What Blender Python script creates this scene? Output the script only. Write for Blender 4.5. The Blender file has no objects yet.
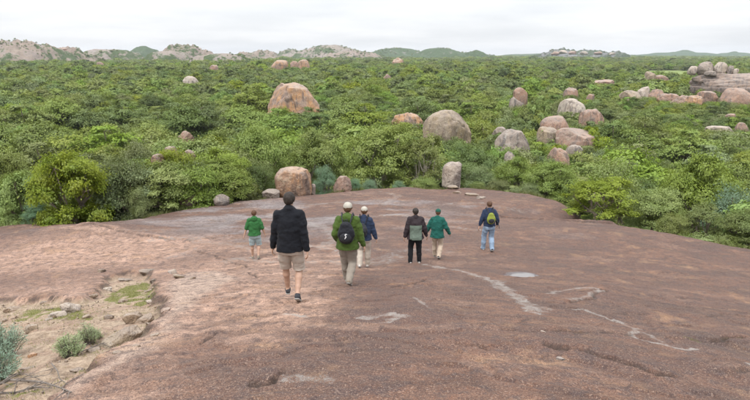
import bpy, bmesh, math, random
import numpy as np
from mathutils import Vector, Matrix

scene = bpy.context.scene
C = scene.collection
rnd = random.Random(11)
rg = np.random.default_rng(11)
R = math.radians

# ------------------------------------------------------------------ camera, light
F = 583.33                       # focal length in photo pixels (750 wide)
PITCH = math.atan(146.0 / F)
cam_d = bpy.data.cameras.new('camera')
cam = bpy.data.objects.new('camera', cam_d)
C.objects.link(cam)
cam.location = (0, 0, 0)
cam.rotation_euler = (math.pi / 2 - PITCH, 0, 0)
cam_d.lens = 28.0
cam_d.sensor_width = 36.0
cam_d.clip_start = 0.1
cam_d.clip_end = 20000
scene.camera = cam

SUN_EL, SUN_AZ = 58.0, 205.0     # compass azimuth from +Y clockwise: behind and a little left
SKY_ROT = SUN_AZ
world = bpy.data.worlds.new('World')
scene.world = world
world.use_nodes = True
wn = world.node_tree
wn.nodes.clear()
def WN(t, **k):
    n = wn.nodes.new(t)
    for a, b in k.items(): setattr(n, a, b)
    return n
sky = WN('ShaderNodeTexSky', sky_type='NISHITA', sun_disc=False, sun_elevation=R(SUN_EL), sun_rotation=R(SKY_ROT))
skb = WN('ShaderNodeVectorMath', operation='SCALE'); skb.inputs['Scale'].default_value = 0.10
tc = WN('ShaderNodeTexCoord')
sep = WN('ShaderNodeSeparateXYZ')
mx = WN('ShaderNodeMath', operation='MAXIMUM'); mx.inputs[1].default_value = 0.0
ad = WN('ShaderNodeMath', operation='ADD'); ad.inputs[1].default_value = 0.11
dx = WN('ShaderNodeMath', operation='DIVIDE'); dy = WN('ShaderNodeMath', operation='DIVIDE')
cb = WN('ShaderNodeCombineXYZ')
n1 = WN('ShaderNodeTexNoise'); n1.inputs['Scale'].default_value = 0.55; n1.inputs['Detail'].default_value = 5; n1.inputs['Roughness'].default_value = 0.5
rmp = WN('ShaderNodeValToRGB')
rmp.color_ramp.elements[0].position = 0.36; rmp.color_ramp.elements[0].color = (0.575, 0.59, 0.615, 1)
rmp.color_ramp.elements[1].position = 0.62; rmp.color_ramp.elements[1].color = (0.70, 0.705, 0.72, 1)
mixc = WN('ShaderNodeMix', data_type='RGBA'); mixc.inputs[0].default_value = 0.93
bg = WN('ShaderNodeBackground'); bg.inputs['Strength'].default_value = 1.0
wo = WN('ShaderNodeOutputWorld')
L = wn.links.new
L(sky.outputs[0], skb.inputs[0]); L(tc.outputs['Generated'], sep.inputs[0])
L(sep.outputs[2], mx.inputs[0]); L(mx.outputs[0], ad.inputs[0])
L(sep.outputs[0], dx.inputs[0]); L(ad.outputs[0], dx.inputs[1]); L(sep.outputs[1], dy.inputs[0]); L(ad.outputs[0], dy.inputs[1])
L(dx.outputs[0], cb.inputs[0]); L(dy.outputs[0], cb.inputs[1]); L(cb.outputs[0], n1.inputs['Vector'])
L(n1.outputs[0], rmp.inputs[0]); L(skb.outputs[0], mixc.inputs[6]); L(rmp.outputs[0], mixc.inputs[7])
zb_ = WN('ShaderNodeMath', operation='MULTIPLY_ADD'); zb_.inputs[1].default_value = 2.3; zb_.inputs[2].default_value = 1.0   # overcast sky: brighter towards the zenith
zs_ = WN('ShaderNodeVectorMath', operation='SCALE'); L(mx.outputs[0], zb_.inputs[0]); L(mixc.outputs[2], zs_.inputs[0]); L(zb_.outputs[0], zs_.inputs['Scale'])
L(zs_.outputs[0], bg.inputs['Color']); L(bg.outputs[0], wo.inputs[0])

sun_d = bpy.data.lights.new('sun', 'SUN')
sun_d.energy = 1.5; sun_d.angle = R(14); sun_d.color = (1.0, 0.965, 0.91)
sun = bpy.data.objects.new('sun', sun_d); C.objects.link(sun)
sun.rotation_euler = (R(90 - SUN_EL), 0, R(180 - SUN_AZ))
scene.view_settings.view_transform = 'Standard'
scene.view_settings.look = 'None'
scene.view_settings.exposure = 0.45
scene.view_settings.gamma = 1.0
scene.cycles.max_bounces = 6
scene.cycles.diffuse_bounces = 3
scene.cycles.glossy_bounces = 2
scene.cycles.transmission_bounces = 3
scene.cycles.transparent_max_bounces = 4
scene.cycles.volume_bounces = 0

# ------------------------------------------------------------------ helpers
CP, SP = math.cos(PITCH), math.sin(PITCH)
def ray(px, py):
    """direction of a photo pixel, scaled so that its horizontal length is 1"""
    r, u = (px - 375) / F, (200 - py) / F
    x, y, z = r, CP + u * SP, -SP + u * CP
    h = math.hypot(x, y)
    return x / h, y / h, z / h
def proj(x, y, z):
    dep = y * CP - z * SP
    up = y * SP + z * CP
    return 375 + F * x / dep, 200 - F * up / dep, dep

def hsh(ix, iy, iz=0, s=0):
    h = (ix.astype(np.int64) * 374761393 + iy.astype(np.int64) * 668265263 + np.asarray(iz).astype(np.int64) * 2147483647 + s * 974634777) & 0xffffffff
    h = ((h ^ (h >> 13)) * 1274126177) & 0xffffffff
    h = ((h ^ (h >> 16)) * 2246822519) & 0xffffffff
    return ((h ^ (h >> 15)) & 0xffffff) / float(0xffffff)
def vn2(x, y, s=0):
    x = np.asarray(x, float); y = np.asarray(y, float)
    ix, iy = np.floor(x), np.floor(y); fx, fy = x - ix, y - iy
    ux, uy = fx * fx * (3 - 2 * fx), fy * fy * (3 - 2 * fy)
    a, b = hsh(ix, iy, 0, s), hsh(ix + 1, iy, 0, s); c, d = hsh(ix, iy + 1, 0, s), hsh(ix + 1, iy + 1, 0, s)
    return (a * (1 - ux) + b * ux) * (1 - uy) + (c * (1 - ux) + d * ux) * uy
def fbm2(x, y, o=4, s=0, g=0.5):
    t, a, n = 0, 1.0, 0
    c, w = 0.8, 0.6
    for i in range(o):
        t = t + a * vn2(x, y, s + i); n += a
        x, y = (x * c - y * w) * 2.03 + 17.3, (x * w + y * c) * 2.03 + 5.1; a *= g
    return t / n * 2 - 1
def vn3(p, s=0):
    i = np.floor(p); f = p - i; u = f * f * (3 - 2 * f)
    r = 0
    for a in (0, 1):
        for b in (0, 1):
            for c in (0, 1):
                w = (u[:, 0] if a else 1 - u[:, 0]) * (u[:, 1] if b else 1 - u[:, 1]) * (u[:, 2] if c else 1 - u[:, 2])
                r = r + w * hsh(i[:, 0] + a, i[:, 1] + b, i[:, 2] + c, s)
    return r
def fbm3(p, o=4, s=0, g=0.5):
    t, a, n = 0, 1.0, 0
    for i in range(o):
        t = t + a * vn3(p + 13.7 * i, s + i); n += a
        p = p * 2.03; a *= g
    return t / n * 2 - 1
def sstep(a, b, x):
    t = np.clip((x - a) / (b - a), 0, 1); return t * t * (3 - 2 * t)

def np_mesh(name, v, f, smooth=True):
    """v (N,3), f (M,3 or 4)"""
    me = bpy.data.meshes.new(name)
    v = np.ascontiguousarray(v, np.float32); f = np.ascontiguousarray(f, np.int32); k = f.shape[1]
    me.vertices.add(len(v)); me.vertices.foreach_set('co', v.ravel())
    me.loops.add(f.size); me.loops.foreach_set('vertex_index', f.ravel())
    me.polygons.add(len(f)); me.polygons.foreach_set('loop_start', np.arange(0, f.size, k, dtype=np.int32))
    if smooth: me.polygons.foreach_set('use_smooth', np.ones(len(f), bool))
    me.update(calc_edges=True)
    return me
def link(name, me, mat=None, parent=None, loc=None, rotz=0):
    o = bpy.data.objects.new(name, me); C.objects.link(o)
    if mat is not None and me is not None:
        if not me.materials: me.materials.append(mat)
    if parent is not None: o.parent = parent
    if loc is not None: o.location = loc
    if rotz: o.rotation_euler = (0, 0, rotz)
    return o
def tag(o, label, cat, group=None):
    o['label'] = label; o['category'] = cat
    if group: o['group'] = group
    return o
def struct(o): o['kind'] = 'structure'; return o
def stuff(o, label, cat): o['kind'] = 'stuff'; tag(o, label, cat); return o
def empty(name, loc, rotz=0):
    o = bpy.data.objects.new(name, None); C.objects.link(o); o.location = loc; o.rotation_euler = (0, 0, rotz)
    o.empty_display_size = 0.2
    return o

class NT:
    """tiny node-building helper"""
    def __init__(s, name):
        s.m = bpy.data.materials.new(name); s.m.use_nodes = True; s.t = s.m.node_tree; s.t.nodes.clear()
        s.out = s.n('ShaderNodeOutputMaterial')
    def n(s, t, ins=None, **k):
        nd = s.t.nodes.new(t)
        for a, b in k.items(): setattr(nd, a, b)
        for a, b in (ins or {}).items():
            if isinstance(b, bpy.types.NodeSocket): s.t.links.new(b, nd.inputs[a])
            else: nd.inputs[a].default_value = b
        return nd
    def noise(s, vec, scale, detail=3, rough=0.55, dist=0.0, d4=None):
        return s.n('ShaderNodeTexNoise', {'Vector': vec, 'Scale': scale, 'Detail': detail, 'Roughness': rough, 'Distortion': dist}).outputs[0]
    def ramp(s, fac, *st):
        r = s.n('ShaderNodeValToRGB', {0: fac}); e = r.color_ramp.elements
        while len(e) < len(st): e.new(0.5)
        for i, (p, c) in enumerate(st):
            e[i].position = p; e[i].color = (c, c, c, 1) if isinstance(c, (int, float)) else (*c, 1)
        return r.outputs[0]
    def mix(s, fac, a, b, mode='MIX'):
        nd = s.n('ShaderNodeMix', data_type='RGBA', blend_type=mode)
        for i, v in ((0, fac), (6, a), (7, b)):
            if isinstance(v, bpy.types.NodeSocket): s.t.links.new(v, nd.inputs[i])
            elif i == 0: nd.inputs[0].default_value = v
            else: nd.inputs[i].default_value = (*v, 1)
        return nd.outputs[2]
    def math(s, op, a, b=None, clamp=False):
        nd = s.n('ShaderNodeMath', operation=op, use_clamp=clamp)
        for i, v in ((0, a), (1, b)):
            if v is None: continue
            if isinstance(v, bpy.types.NodeSocket): s.t.links.new(v, nd.inputs[i])
            else: nd.inputs[i].default_value = v
        return nd.outputs[0]
    def scalev(s, vec, sc):
        return s.n('ShaderNodeVectorMath', {0: vec, 1: sc}, operation='MULTIPLY').outputs[0]
    def bump(s, h, strength, dist=0.02, normal=None):
        ins = {'Height': h, 'Strength': strength, 'Distance': dist}
        if normal is not None: ins['Normal'] = normal
        return s.n('ShaderNodeBump', ins).outputs[0]
    def bsdf(s, col, rough=0.8, spec=0.3, normal=None, **k):
        ins = {'Base Color': col if isinstance(col, bpy.types.NodeSocket) else (*col, 1), 'Roughness': rough, 'Specular IOR Level': spec}
        if normal is not None: ins['Normal'] = normal
        ins.update(k)
        b = s.n('ShaderNodeBsdfPrincipled', ins); s.t.links.new(b.outputs[0], s.out.inputs[0]); return b

# ------------------------------------------------------------------ terrain functions
_pd = [0, 1.2, 2.6, 4, 6, 8.7, 11.35, 13.5, 16.3, 18.7, 25, 32, 40, 60, 90]
_pz = [-1.66, -1.72, -2.06, -2.52, -3.10, -3.87, -4.66, -5.28, -6.07, -6.62, -7.62, -8.42, -9.1, -10.6, -12.5]
_dd = np.linspace(0, 90, 1801); _zz = np.interp(_dd, _pd, _pz)
_k = np.hanning(41); _k /= _k.sum(); _zp = np.convolve(np.pad(_zz, 20, mode='edge'), _k, 'valid')
def P(d): return np.interp(d, _dd, _zp)
def hit(px, py):
    """where a pixel's ray meets the rock profile (x, y, d)"""
    x, y, z = ray(px, py)
    dd = np.linspace(1.5, 60, 6000); k = np.argmax(z * dd < P(dd))
    d = dd[k] if k > 0 else 60.0
    return x * d, y * d, d
_edge = [(0, 225), (50, 224), (100, 226), (130, 221), (180, 209), (230, 201), (270, 197), (330, 191.5), (400, 188), (470, 188), (500, 190), (540, 196), (575, 208), (605, 222), (650, 230), (700, 238), (750, 247)]
_ea, _er = [], []
for px, py in _edge:
    x, y, d = hit(px, py); _ea.append(math.degrees(math.atan2(x, y))); _er.append(min(d, 42.0))
_ea = [-180, -90, -50] + _ea + [50, 90, 180]; _er = [20, 20, 21] + _er + [19, 20, 20]
_aa = np.linspace(-180, 180, 1441); _ar = np.interp(_aa, _ea, _er); _k2 = np.hanning(9); _k2 /= _k2.sum()
_ar = np.convolve(np.pad(_ar, 4, mode='edge'), _k2, 'valid')
def Redge(az): return np.interp(az, _aa, _ar)
def az_of(x, y): return np.degrees(np.arctan2(x, y))

def valley(x, y):
    d = np.hypot(x, y)
    und = 2.2 * fbm2(x / 90, y / 90, 3, 40) + np.clip((d - 300) / 1500, 0, 1) * 5.0 * fbm2(x / 420, y / 420, 3, 50)
    return -20.5 + und * sstep(60, 160, d) - np.clip(d - 900, 0, 3500) * 0.0012
def ground_base(x, y):
    d = np.hypot(x, y); re = Redge(az_of(x, y)); e = np.maximum(d - re, 0)
    zr = P(re)
    v = valley(x, y)
    blend = np.exp(-(e / 19.0) ** 1.35)
    g = v + (zr - 0.55 - v) * blend
    inside = np.clip((re - d) / 3, 0, 1)
    g = np.where(d < re, np.minimum(zr, P(d)) - 0.55 - inside * 1.0, g)
    return g
# far hills: (px centre, half width px, top py, distance, sharpness, name kind)
HILLS = [
    (14, 62, 39, 1300, 2.2, 'rocky'), (68, 30, 44.5, 1350, 1.6, 'rocky'), (108, 34, 47, 1500, 3, 'bare'), (143, 22, 45.5, 2400, 1.6, 'green'),
    (168, 30, 48.5, 1250, 2.5, 'bare'), (186, 34, 43, 1500, 2.6, 'rocky'), (222, 34, 51, 1000, 3, 'bare'), (243, 20, 50, 1700, 2, 'rocky'),
    (263, 24, 48.5, 1900, 2, 'rocky'), (293, 26, 47.5, 2300, 1.7, 'bare'), (330, 44, 42.5, 2000, 1.7, 'bare'), (352, 34, 49, 1900, 2.2, 'rocky'),
    (398, 44, 47.5, 2600, 1.8, 'green'), (440, 36, 47.5, 2300, 1.8, 'green'), (476, 18, 49.5, 2100, 1.6, 'green'), (462, 40, 52, 2500, 2, 'green'),
    (562, 30, 48.3, 2300, 2.0, 'crag'), (590, 34, 49.5, 2400, 2.2, 'crag'), (618, 15, 50.3, 2300, 1.8, 'crag'),
    (682, 60, 51.0, 4200, 1.4, 'blue'), (684, 22, 49.6, 4300, 1.2, 'blue'), (735, 28, 52, 4400, 1.5, 'blue'), (735, 12, 51, 4500, 1.5, 'blue'),
    (540, 60, 53, 3600, 1.6, 'green'), (20, 90, 49.5, 2600, 2, 'green'), (820, 60, 49, 3000, 1.6, 'green'), (-80, 60, 42, 1600, 2, 'rocky'),
]
HD = []
for (px, hw, py, dist, sh, kd) in HILLS:
    py += 1.6 if kd in ('rocky', 'bare') else 0.4
    r = ray(px, py); x, y = r[0] * dist, r[1] * dist
    dep = y * CP + 20 * SP
    HD.append(dict(x=x, y=y, rx=hw / F * dep, top=r[2] * dist + 20.5, sh=sh, kd=kd, d=dist, az=math.atan2(x, y)))
def hill_h(h, x, y):
    dx, dy = x - h['x'], y - h['y']
    ca, sa = math.cos(h['az']), math.sin(h['az'])
    u = (dx * ca - dy * sa) / h['rx']; v = (dx * sa + dy * ca) / (h['rx'] * 0.8)
    s = h['rx'] / 3.0
    rr = np.sqrt(u * u + v * v) + 0.26 * fbm2(x / s, y / s, 4, int(h['x']) % 97)
    k = np.clip(1 - np.abs(rr) ** h['sh'], 0, 1)
    z = h['top'] * k
    if h['kd'] in ('rocky', 'crag'):
        z = z * (0.86 + 0.28 * np.abs(fbm2(x / 16, y / 16, 3, 7))) + sstep(0, 0.3, k) * 6 * (np.maximum(fbm2(x / 11, y / 11, 3, 9), 0) - 0.1)
    elif h['kd'] == 'bare':
        z = z * (0.95 + 0.1 * fbm2(x / 40, y / 40, 3, 8))
    return z
def ground(x, y):
    x = np.asarray(x, float); y = np.asarray(y, float)
    return ground_base(x, y)
def hills_z(x, y):
    z = np.full(np.shape(x), -99.0)
    for h in HD:
        m = (np.abs(x - h['x']) < h['rx'] * 1.4) & (np.abs(y - h['y']) < h['rx'] * 1.4)
        if np.any(m): z[m] = np.maximum(z[m], hill_h(h, x[m], y[m]) - 20.5)
    return z

# features on the rock in world coordinates, each found where the pixel's ray meets the slope
def wl(*pts): return [hit(a, b)[:2] for a, b in pts]
def seg_d(x, y, pts):
    """distance to a polyline"""
    best = np.full(x.shape, 1e9)
    for (x0, y0), (x1, y1) in zip(pts[:-1], pts[1:]):
        ux, uy = x1 - x0, y1 - y0; l2 = ux * ux + uy * uy + 1e-9
        t = np.clip(((x - x0) * ux + (y - y0) * uy) / l2, 0, 1)
        best = np.minimum(best, np.hypot(x - x0 - t * ux, y - y0 - t * uy))
    return best
def poly_d(x, y, pts):
    """signed distance, negative inside"""
    d = seg_d(x, y, pts + [pts[0]]); ins = np.zeros(x.shape, bool)
    n = len(pts)
    for i in range(n):
        (x0, y0), (x1, y1) = pts[i], pts[(i + 1) % n]
        c = ((y0 > y) != (y1 > y)) & (x < (x1 - x0) * (y - y0) / (y1 - y0 + 1e-12) + x0); ins ^= c
    return np.where(ins, -d, d)

STAINS = [  # pale mineral streaks: points, half width m, strength
    (wl((425, 267), (447, 271), (470, 275), (486, 281), (500, 288), (517, 299), (533, 312)), 0.22, 1.0),
    (wl((478, 277), (500, 290), (520, 303), (545, 310)), 0.16, .8),
    (wl((574, 311), (590, 314), (605, 318), (622, 323), (635, 329), (636, 333), (626, 337), (640, 342), (655, 345), (690, 350)), 0.09, 1.15),
    (wl((636, 331), (648, 338), (655, 343)), 0.07, 1.0),
    (wl((545, 296), (562, 294), (580, 293), (598, 297), (590, 301), (570, 303)), 0.10, 1.0),
    (wl((718, 358), (735, 363), (752, 366)), 0.10, 1.0),
    (wl((286, 316), (300, 318), (313, 320)), 0.07, 1.1), (wl((368, 322), (385, 319), (402, 317), (392, 325), (372, 327)), 0.08, 1.1),
    (wl((412, 300), (424, 305), (432, 312), (445, 313)), 0.07, .9),
    (wl((296, 383), (312, 380), (328, 381)), 0.16, .9),
    (wl((322, 262), (345, 266), (372, 266), (398, 258)), 0.55, .55), (wl((300, 244), (330, 250), (352, 258)), 0.3, .6),
    (wl((272, 214), (300, 208), (340, 203), (395, 199)), 0.5, .5), (wl((318, 222), (345, 217), (400, 216), (440, 226), (480, 232)), 0.35, .5),
    (wl((300, 222), (330, 230), (336, 240), (320, 250)), 0.45, .6), (wl((250, 250), (215, 244), (190, 240), (150, 243)), 0.35, .5),
    (wl((375, 262), (395, 254), (420, 250), (445, 252)), 0.35, .45), (wl((270, 262), (245, 258), (225, 262)), 0.35, .6),
    (wl((440, 205), (480, 203), (520, 208)), 0.4, .45), (wl((540, 212), (565, 214), (590, 216)), 0.3, .4),
    (wl((385, 205), (398, 196), (380, 192)), 0.3, .5), (wl((150, 262), (200, 250)), 0.2, .4),
    (wl((128, 238), (170, 232), (230, 226)), .3, .4), (wl((180, 215), (240, 210)), .3, .35),
]
CRACKS = [  # ledge lines: points, depth m
    (wl((545, 349), (560, 354), (578, 357), (600, 364), (625, 371), (650, 378), (675, 380)), 0.05), (wl((495, 333), (520, 335), (545, 334), (585, 336), (628, 337)), 0.03),
    (wl((684, 342), (700, 346), (720, 346), (742, 343)), 0.05), (wl((713, 377), (730, 379), (748, 378)), 0.06), (wl((568, 304), (590, 303), (606, 295), (600, 292)), 0.05),  # last entry on this row traces a shadow, drawn as a dark groove
    (wl((250, 318), (272, 317), (285, 315)), 0.03), (wl((395, 290), (415, 287), (425, 283)), 0.04), (wl((340, 356), (370, 352), (400, 355)), 0.02),
    (wl((458, 348), (480, 350), (495, 356)), 0.03), (wl((250, 390), (275, 385), (285, 378)), 0.05), (wl((465, 330), (500, 326), (530, 322)), .02),
    (wl((75, 262), (100, 256), (125, 255)), 0.05), (wl((195, 252), (222, 259), (245, 268), (255, 280)), .04), (wl((640, 300), (680, 303), (740, 301)), .02),
    (wl((500, 213), (540, 219), (575, 223), (612, 226)), .12), (wl((85, 234), (130, 240), (190, 242), (230, 238)), .08),
    (wl((606, 318), (625, 314), (660, 318)), .025), (wl((200, 345), (225, 335), (262, 330)), .03), (wl((700, 322), (725, 319), (755, 322)), .03),
]
HOLLOW = wl((-30, 303), (8, 298), (40, 297), (80, 298), (98, 290), (104, 276), (128, 270), (150, 269), (158, 280), (157, 296), (166, 300), (164, 318), (150, 332), (130, 345), (112, 352), (90, 372), (62, 392), (40, 412), (-40, 440))
MOSS = [(wl((104, 296), (112, 286), (128, 279), (145, 276), (156, 284), (155, 296), (140, 301), (120, 299)), 1.0), (wl((8, 318), (30, 306), (62, 303), (85, 305), (95, 316), (60, 316), (35, 318)), .8),
        (wl((62, 356), (95, 352), (90, 366), (70, 372)), .6), (wl((0, 375), (30, 372), (40, 382), (0, 388)), .9), (wl((85, 330), (100, 322), (104, 338), (92, 345)), .5),
        (wl((0, 340), (20, 350), (45, 360), (30, 372), (0, 370)), .4)]
PALE = wl((165, 284), (185, 272), (215, 270), (240, 280), (200, 300), (178, 330), (150, 352), (110, 378), (80, 400), (50, 410), (70, 390), (110, 358), (140, 342), (165, 322))

_pq = hit(521, 275.5)
PUD = (_pq[0], _pq[1], float(P(_pq[2])) - 0.03)
def rock_z(x, y, detail=True):
    """rock surface height and the colour masks"""
    d = np.hypot(x, y); az = az_of(x, y); re = Redge(az) + 0.7 * fbm2(x / 2.2, y / 2.2, 2, 3)
    z = P(d)
    near = sstep(0.5, 4, d)
    z = z + near * (0.10 * fbm2(x / 5.5, y / 5.5, 3, 21) * sstep(5, 14, d) + 0.05 * fbm2(x / 1.9, y / 1.9, 2, 22) * sstep(3, 9, d))
    # left hump and the saddle behind it
    hx, hy, _ = hit(45, 240); z = z + 0.50 * np.exp(-(((x - hx) / 4.5) ** 2 + ((y - hy) / 3.0) ** 2))
    sx, sy, _ = hit(560, 214); z = z - 0.50 * np.exp(-(((x - sx) / 4.5) ** 2 + ((y - sy) / 1.8) ** 2))
    tx, ty, _ = hit(600, 238); z = z + 0.22 * np.exp(-(((x - tx) / 5.0) ** 2 + ((y - ty) / 2.0) ** 2))
    e = d - re + 1.0
    drop = np.where(e > 0, 0.11 * e * e, 0); drop = np.where(e > 4, 0.11 * 16 + 0.88 * (e - 4), drop)
    z = z - drop
    M = {}
    if not detail: return z
    wx = x + 0.16 * fbm2(x * 1.7, y * 1.7, 3, 60) + 0.05 * fbm2(x * 8, y * 8, 2, 62); wy = y + 0.16 * fbm2(x * 1.7 + 9, y * 1.7, 3, 61) + 0.05 * fbm2(x * 8, y * 8 + 5, 2, 63)
    # exfoliation sheets: thin terraces with raised edges
    g = fbm2(x / 1.6, y / 0.95, 4, 70, 0.55) * 2.6
    fr = g - np.floor(g); ter = sstep(0.0, 0.07, fr) - fr
    z = z + 0.034 * ter * sstep(2, 5, d)
    g2 = fbm2(x / 0.55 + 7, y / 0.33, 3, 75) * 2.1; fr2 = g2 - np.floor(g2)
    z = z + 0.012 * (sstep(0, 0.08, fr2) - fr2)
    M['edge'] = np.clip(1 - fr / 0.10, 0, 1) * 0.8 + np.clip(1 - fr2 / 0.1, 0, 1) * 0.35
    z = z + 0.024 * fbm2(x * 2.3, y * 2.3, 3, 80) + 0.006 * fbm2(x * 11, y * 11, 2, 81)
    z = z - 0.02 * np.clip(fbm2(x * 1.4 + 40, y * 1.4, 2, 83) - 0.35, 0, 1)
    st = np.zeros(x.shape)
    for pts, w, s in STAINS:
        w2 = w * 0.72 * (0.45 + 1.3 * vn2(x * 2.6, y * 2.6, 64))
        st = np.maximum(st, min(1.15, s * (1.3 if s < .7 else 1)) * (1 - sstep(w2 * 0.45, w2 * 1.25, seg_d(wx, wy, pts))))
    ck = np.zeros(x.shape); ms = np.zeros(x.shape)
    for i, (pts, dp) in enumerate(CRACKS):
        sd = seg_d(wx, wy, pts)
        k = 1 - sstep(0.0, 0.025 + dp * 0.7, sd + 0.02 * fbm2(x * 14, y * 14, 2, 65)); k = k * (0.30 + 0.70 * sstep(0.2, 0.5, vn2(x * 3, y * 3, 66)))
        z = z - dp * 1.1 * k; ck = np.maximum(ck, k * min(1, dp / 0.04))
        z = z + dp * 1.3 * (1 - sstep(0.02, 0.5, seg_d(wx, wy - 0.22, pts)))
        if i in (0, 2, 3): ms = np.maximum(ms, (1 - sstep(0.02, 0.12, seg_d(wx, wy + 0.02, pts))) * sstep(0.25, 0.5, vn2(x * 2.2, y * 2.2, 67)) * 0.45)
    hd = poly_d(wx, wy, HOLLOW)
    hk = 1 - sstep(-0.24, 0.05, hd)
    z = z - (0.17 + 0.05 * fbm2(x * 1.3, y * 1.3, 2, 90)) * hk + 0.03 * (1 - sstep(0.0, 0.5, np.abs(hd - 0.25)))
    z = z + hk * 0.018 * np.abs(fbm2(x * 6, y * 6, 3, 91)) * 2
    rim_shade = (1 - sstep(0.0, 0.13, np.abs(hd + 0.08))) * (vn2(x * 2.6, y * 2.6, 93) > 0.35)
    ck = np.maximum(ck, 0.85 * rim_shade)  # overhang shade inside the hollow rim, painted through the crack mask
    M['soil'] = hk * (0.55 + 0.45 * sstep(0.3, 0.6, vn2(x * 2.2, y * 2.2, 92)))
    for pts, s in MOSS:
        ms = np.maximum(ms, s * (1 - sstep(-0.12, 0.10, poly_d(wx, wy, pts))) * sstep(0.22, 0.55, fbm2(x * 4, y * 4, 3, 94) * 0.5 + 0.5))
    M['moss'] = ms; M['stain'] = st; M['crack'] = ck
    pl = (1 - sstep(-0.3, 0.3, poly_d(wx, wy, PALE)))
    # warm pink tan on the left, purple brown on the right
    warm = sstep(0.12, -0.2, x / (d + 1e-6) + 0.16 * fbm2(x / 2.5, y / 2.5, 3, 95)) * (1 - 0.75 * sstep(17, 23, d)) 
    warm = warm * (1 - 0.6 * sstep(-0.55, -0.25, x / (d + 1e-6)) * (1 - sstep(6.0, 8.5, d)))
    ox, oy, _ = hit(95, 255); warm = np.maximum(warm * 0.8, 1.15 * np.exp(-(((x - ox) / 6.5) ** 2 + ((y - oy) / 4.2) ** 2)))
    M['warm'] = np.clip(warm * 0.85 + 0.35 * sstep(0.1, 0.5, fbm2(x / 1.3, y / 0.8, 3, 96)), 0, 1)
    M['pale'] = np.maximum(pl, 0.45 * sstep(0.15, 0.5, fbm2(x / 1.7 + 3, y / 1.0, 4, 97)) * M['warm'])
    ax, ay, _ = hit(300, 215)
    M['grey'] = np.clip(np.exp(-(((x - ax) / 9) ** 2 + ((y - ay) / 6.5) ** 2)) * 1.15 * sstep(-0.4, 0.2, fbm2(x / 2.6, y / 1.6, 4, 98)) + 0.3 * sstep(0.25, 0.6, fbm2(x / 1.8 + 31, y / 1.3, 3, 99)), 0, 1)
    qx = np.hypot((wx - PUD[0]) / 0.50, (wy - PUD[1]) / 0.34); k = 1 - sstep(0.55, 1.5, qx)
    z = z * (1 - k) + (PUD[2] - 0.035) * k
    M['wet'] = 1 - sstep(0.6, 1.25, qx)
    return z, M
def rock_at(x, y):
    z = rock_z(np.array([float(x)]), np.array([float(y)]))[0]
    return float(z[0])

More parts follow.
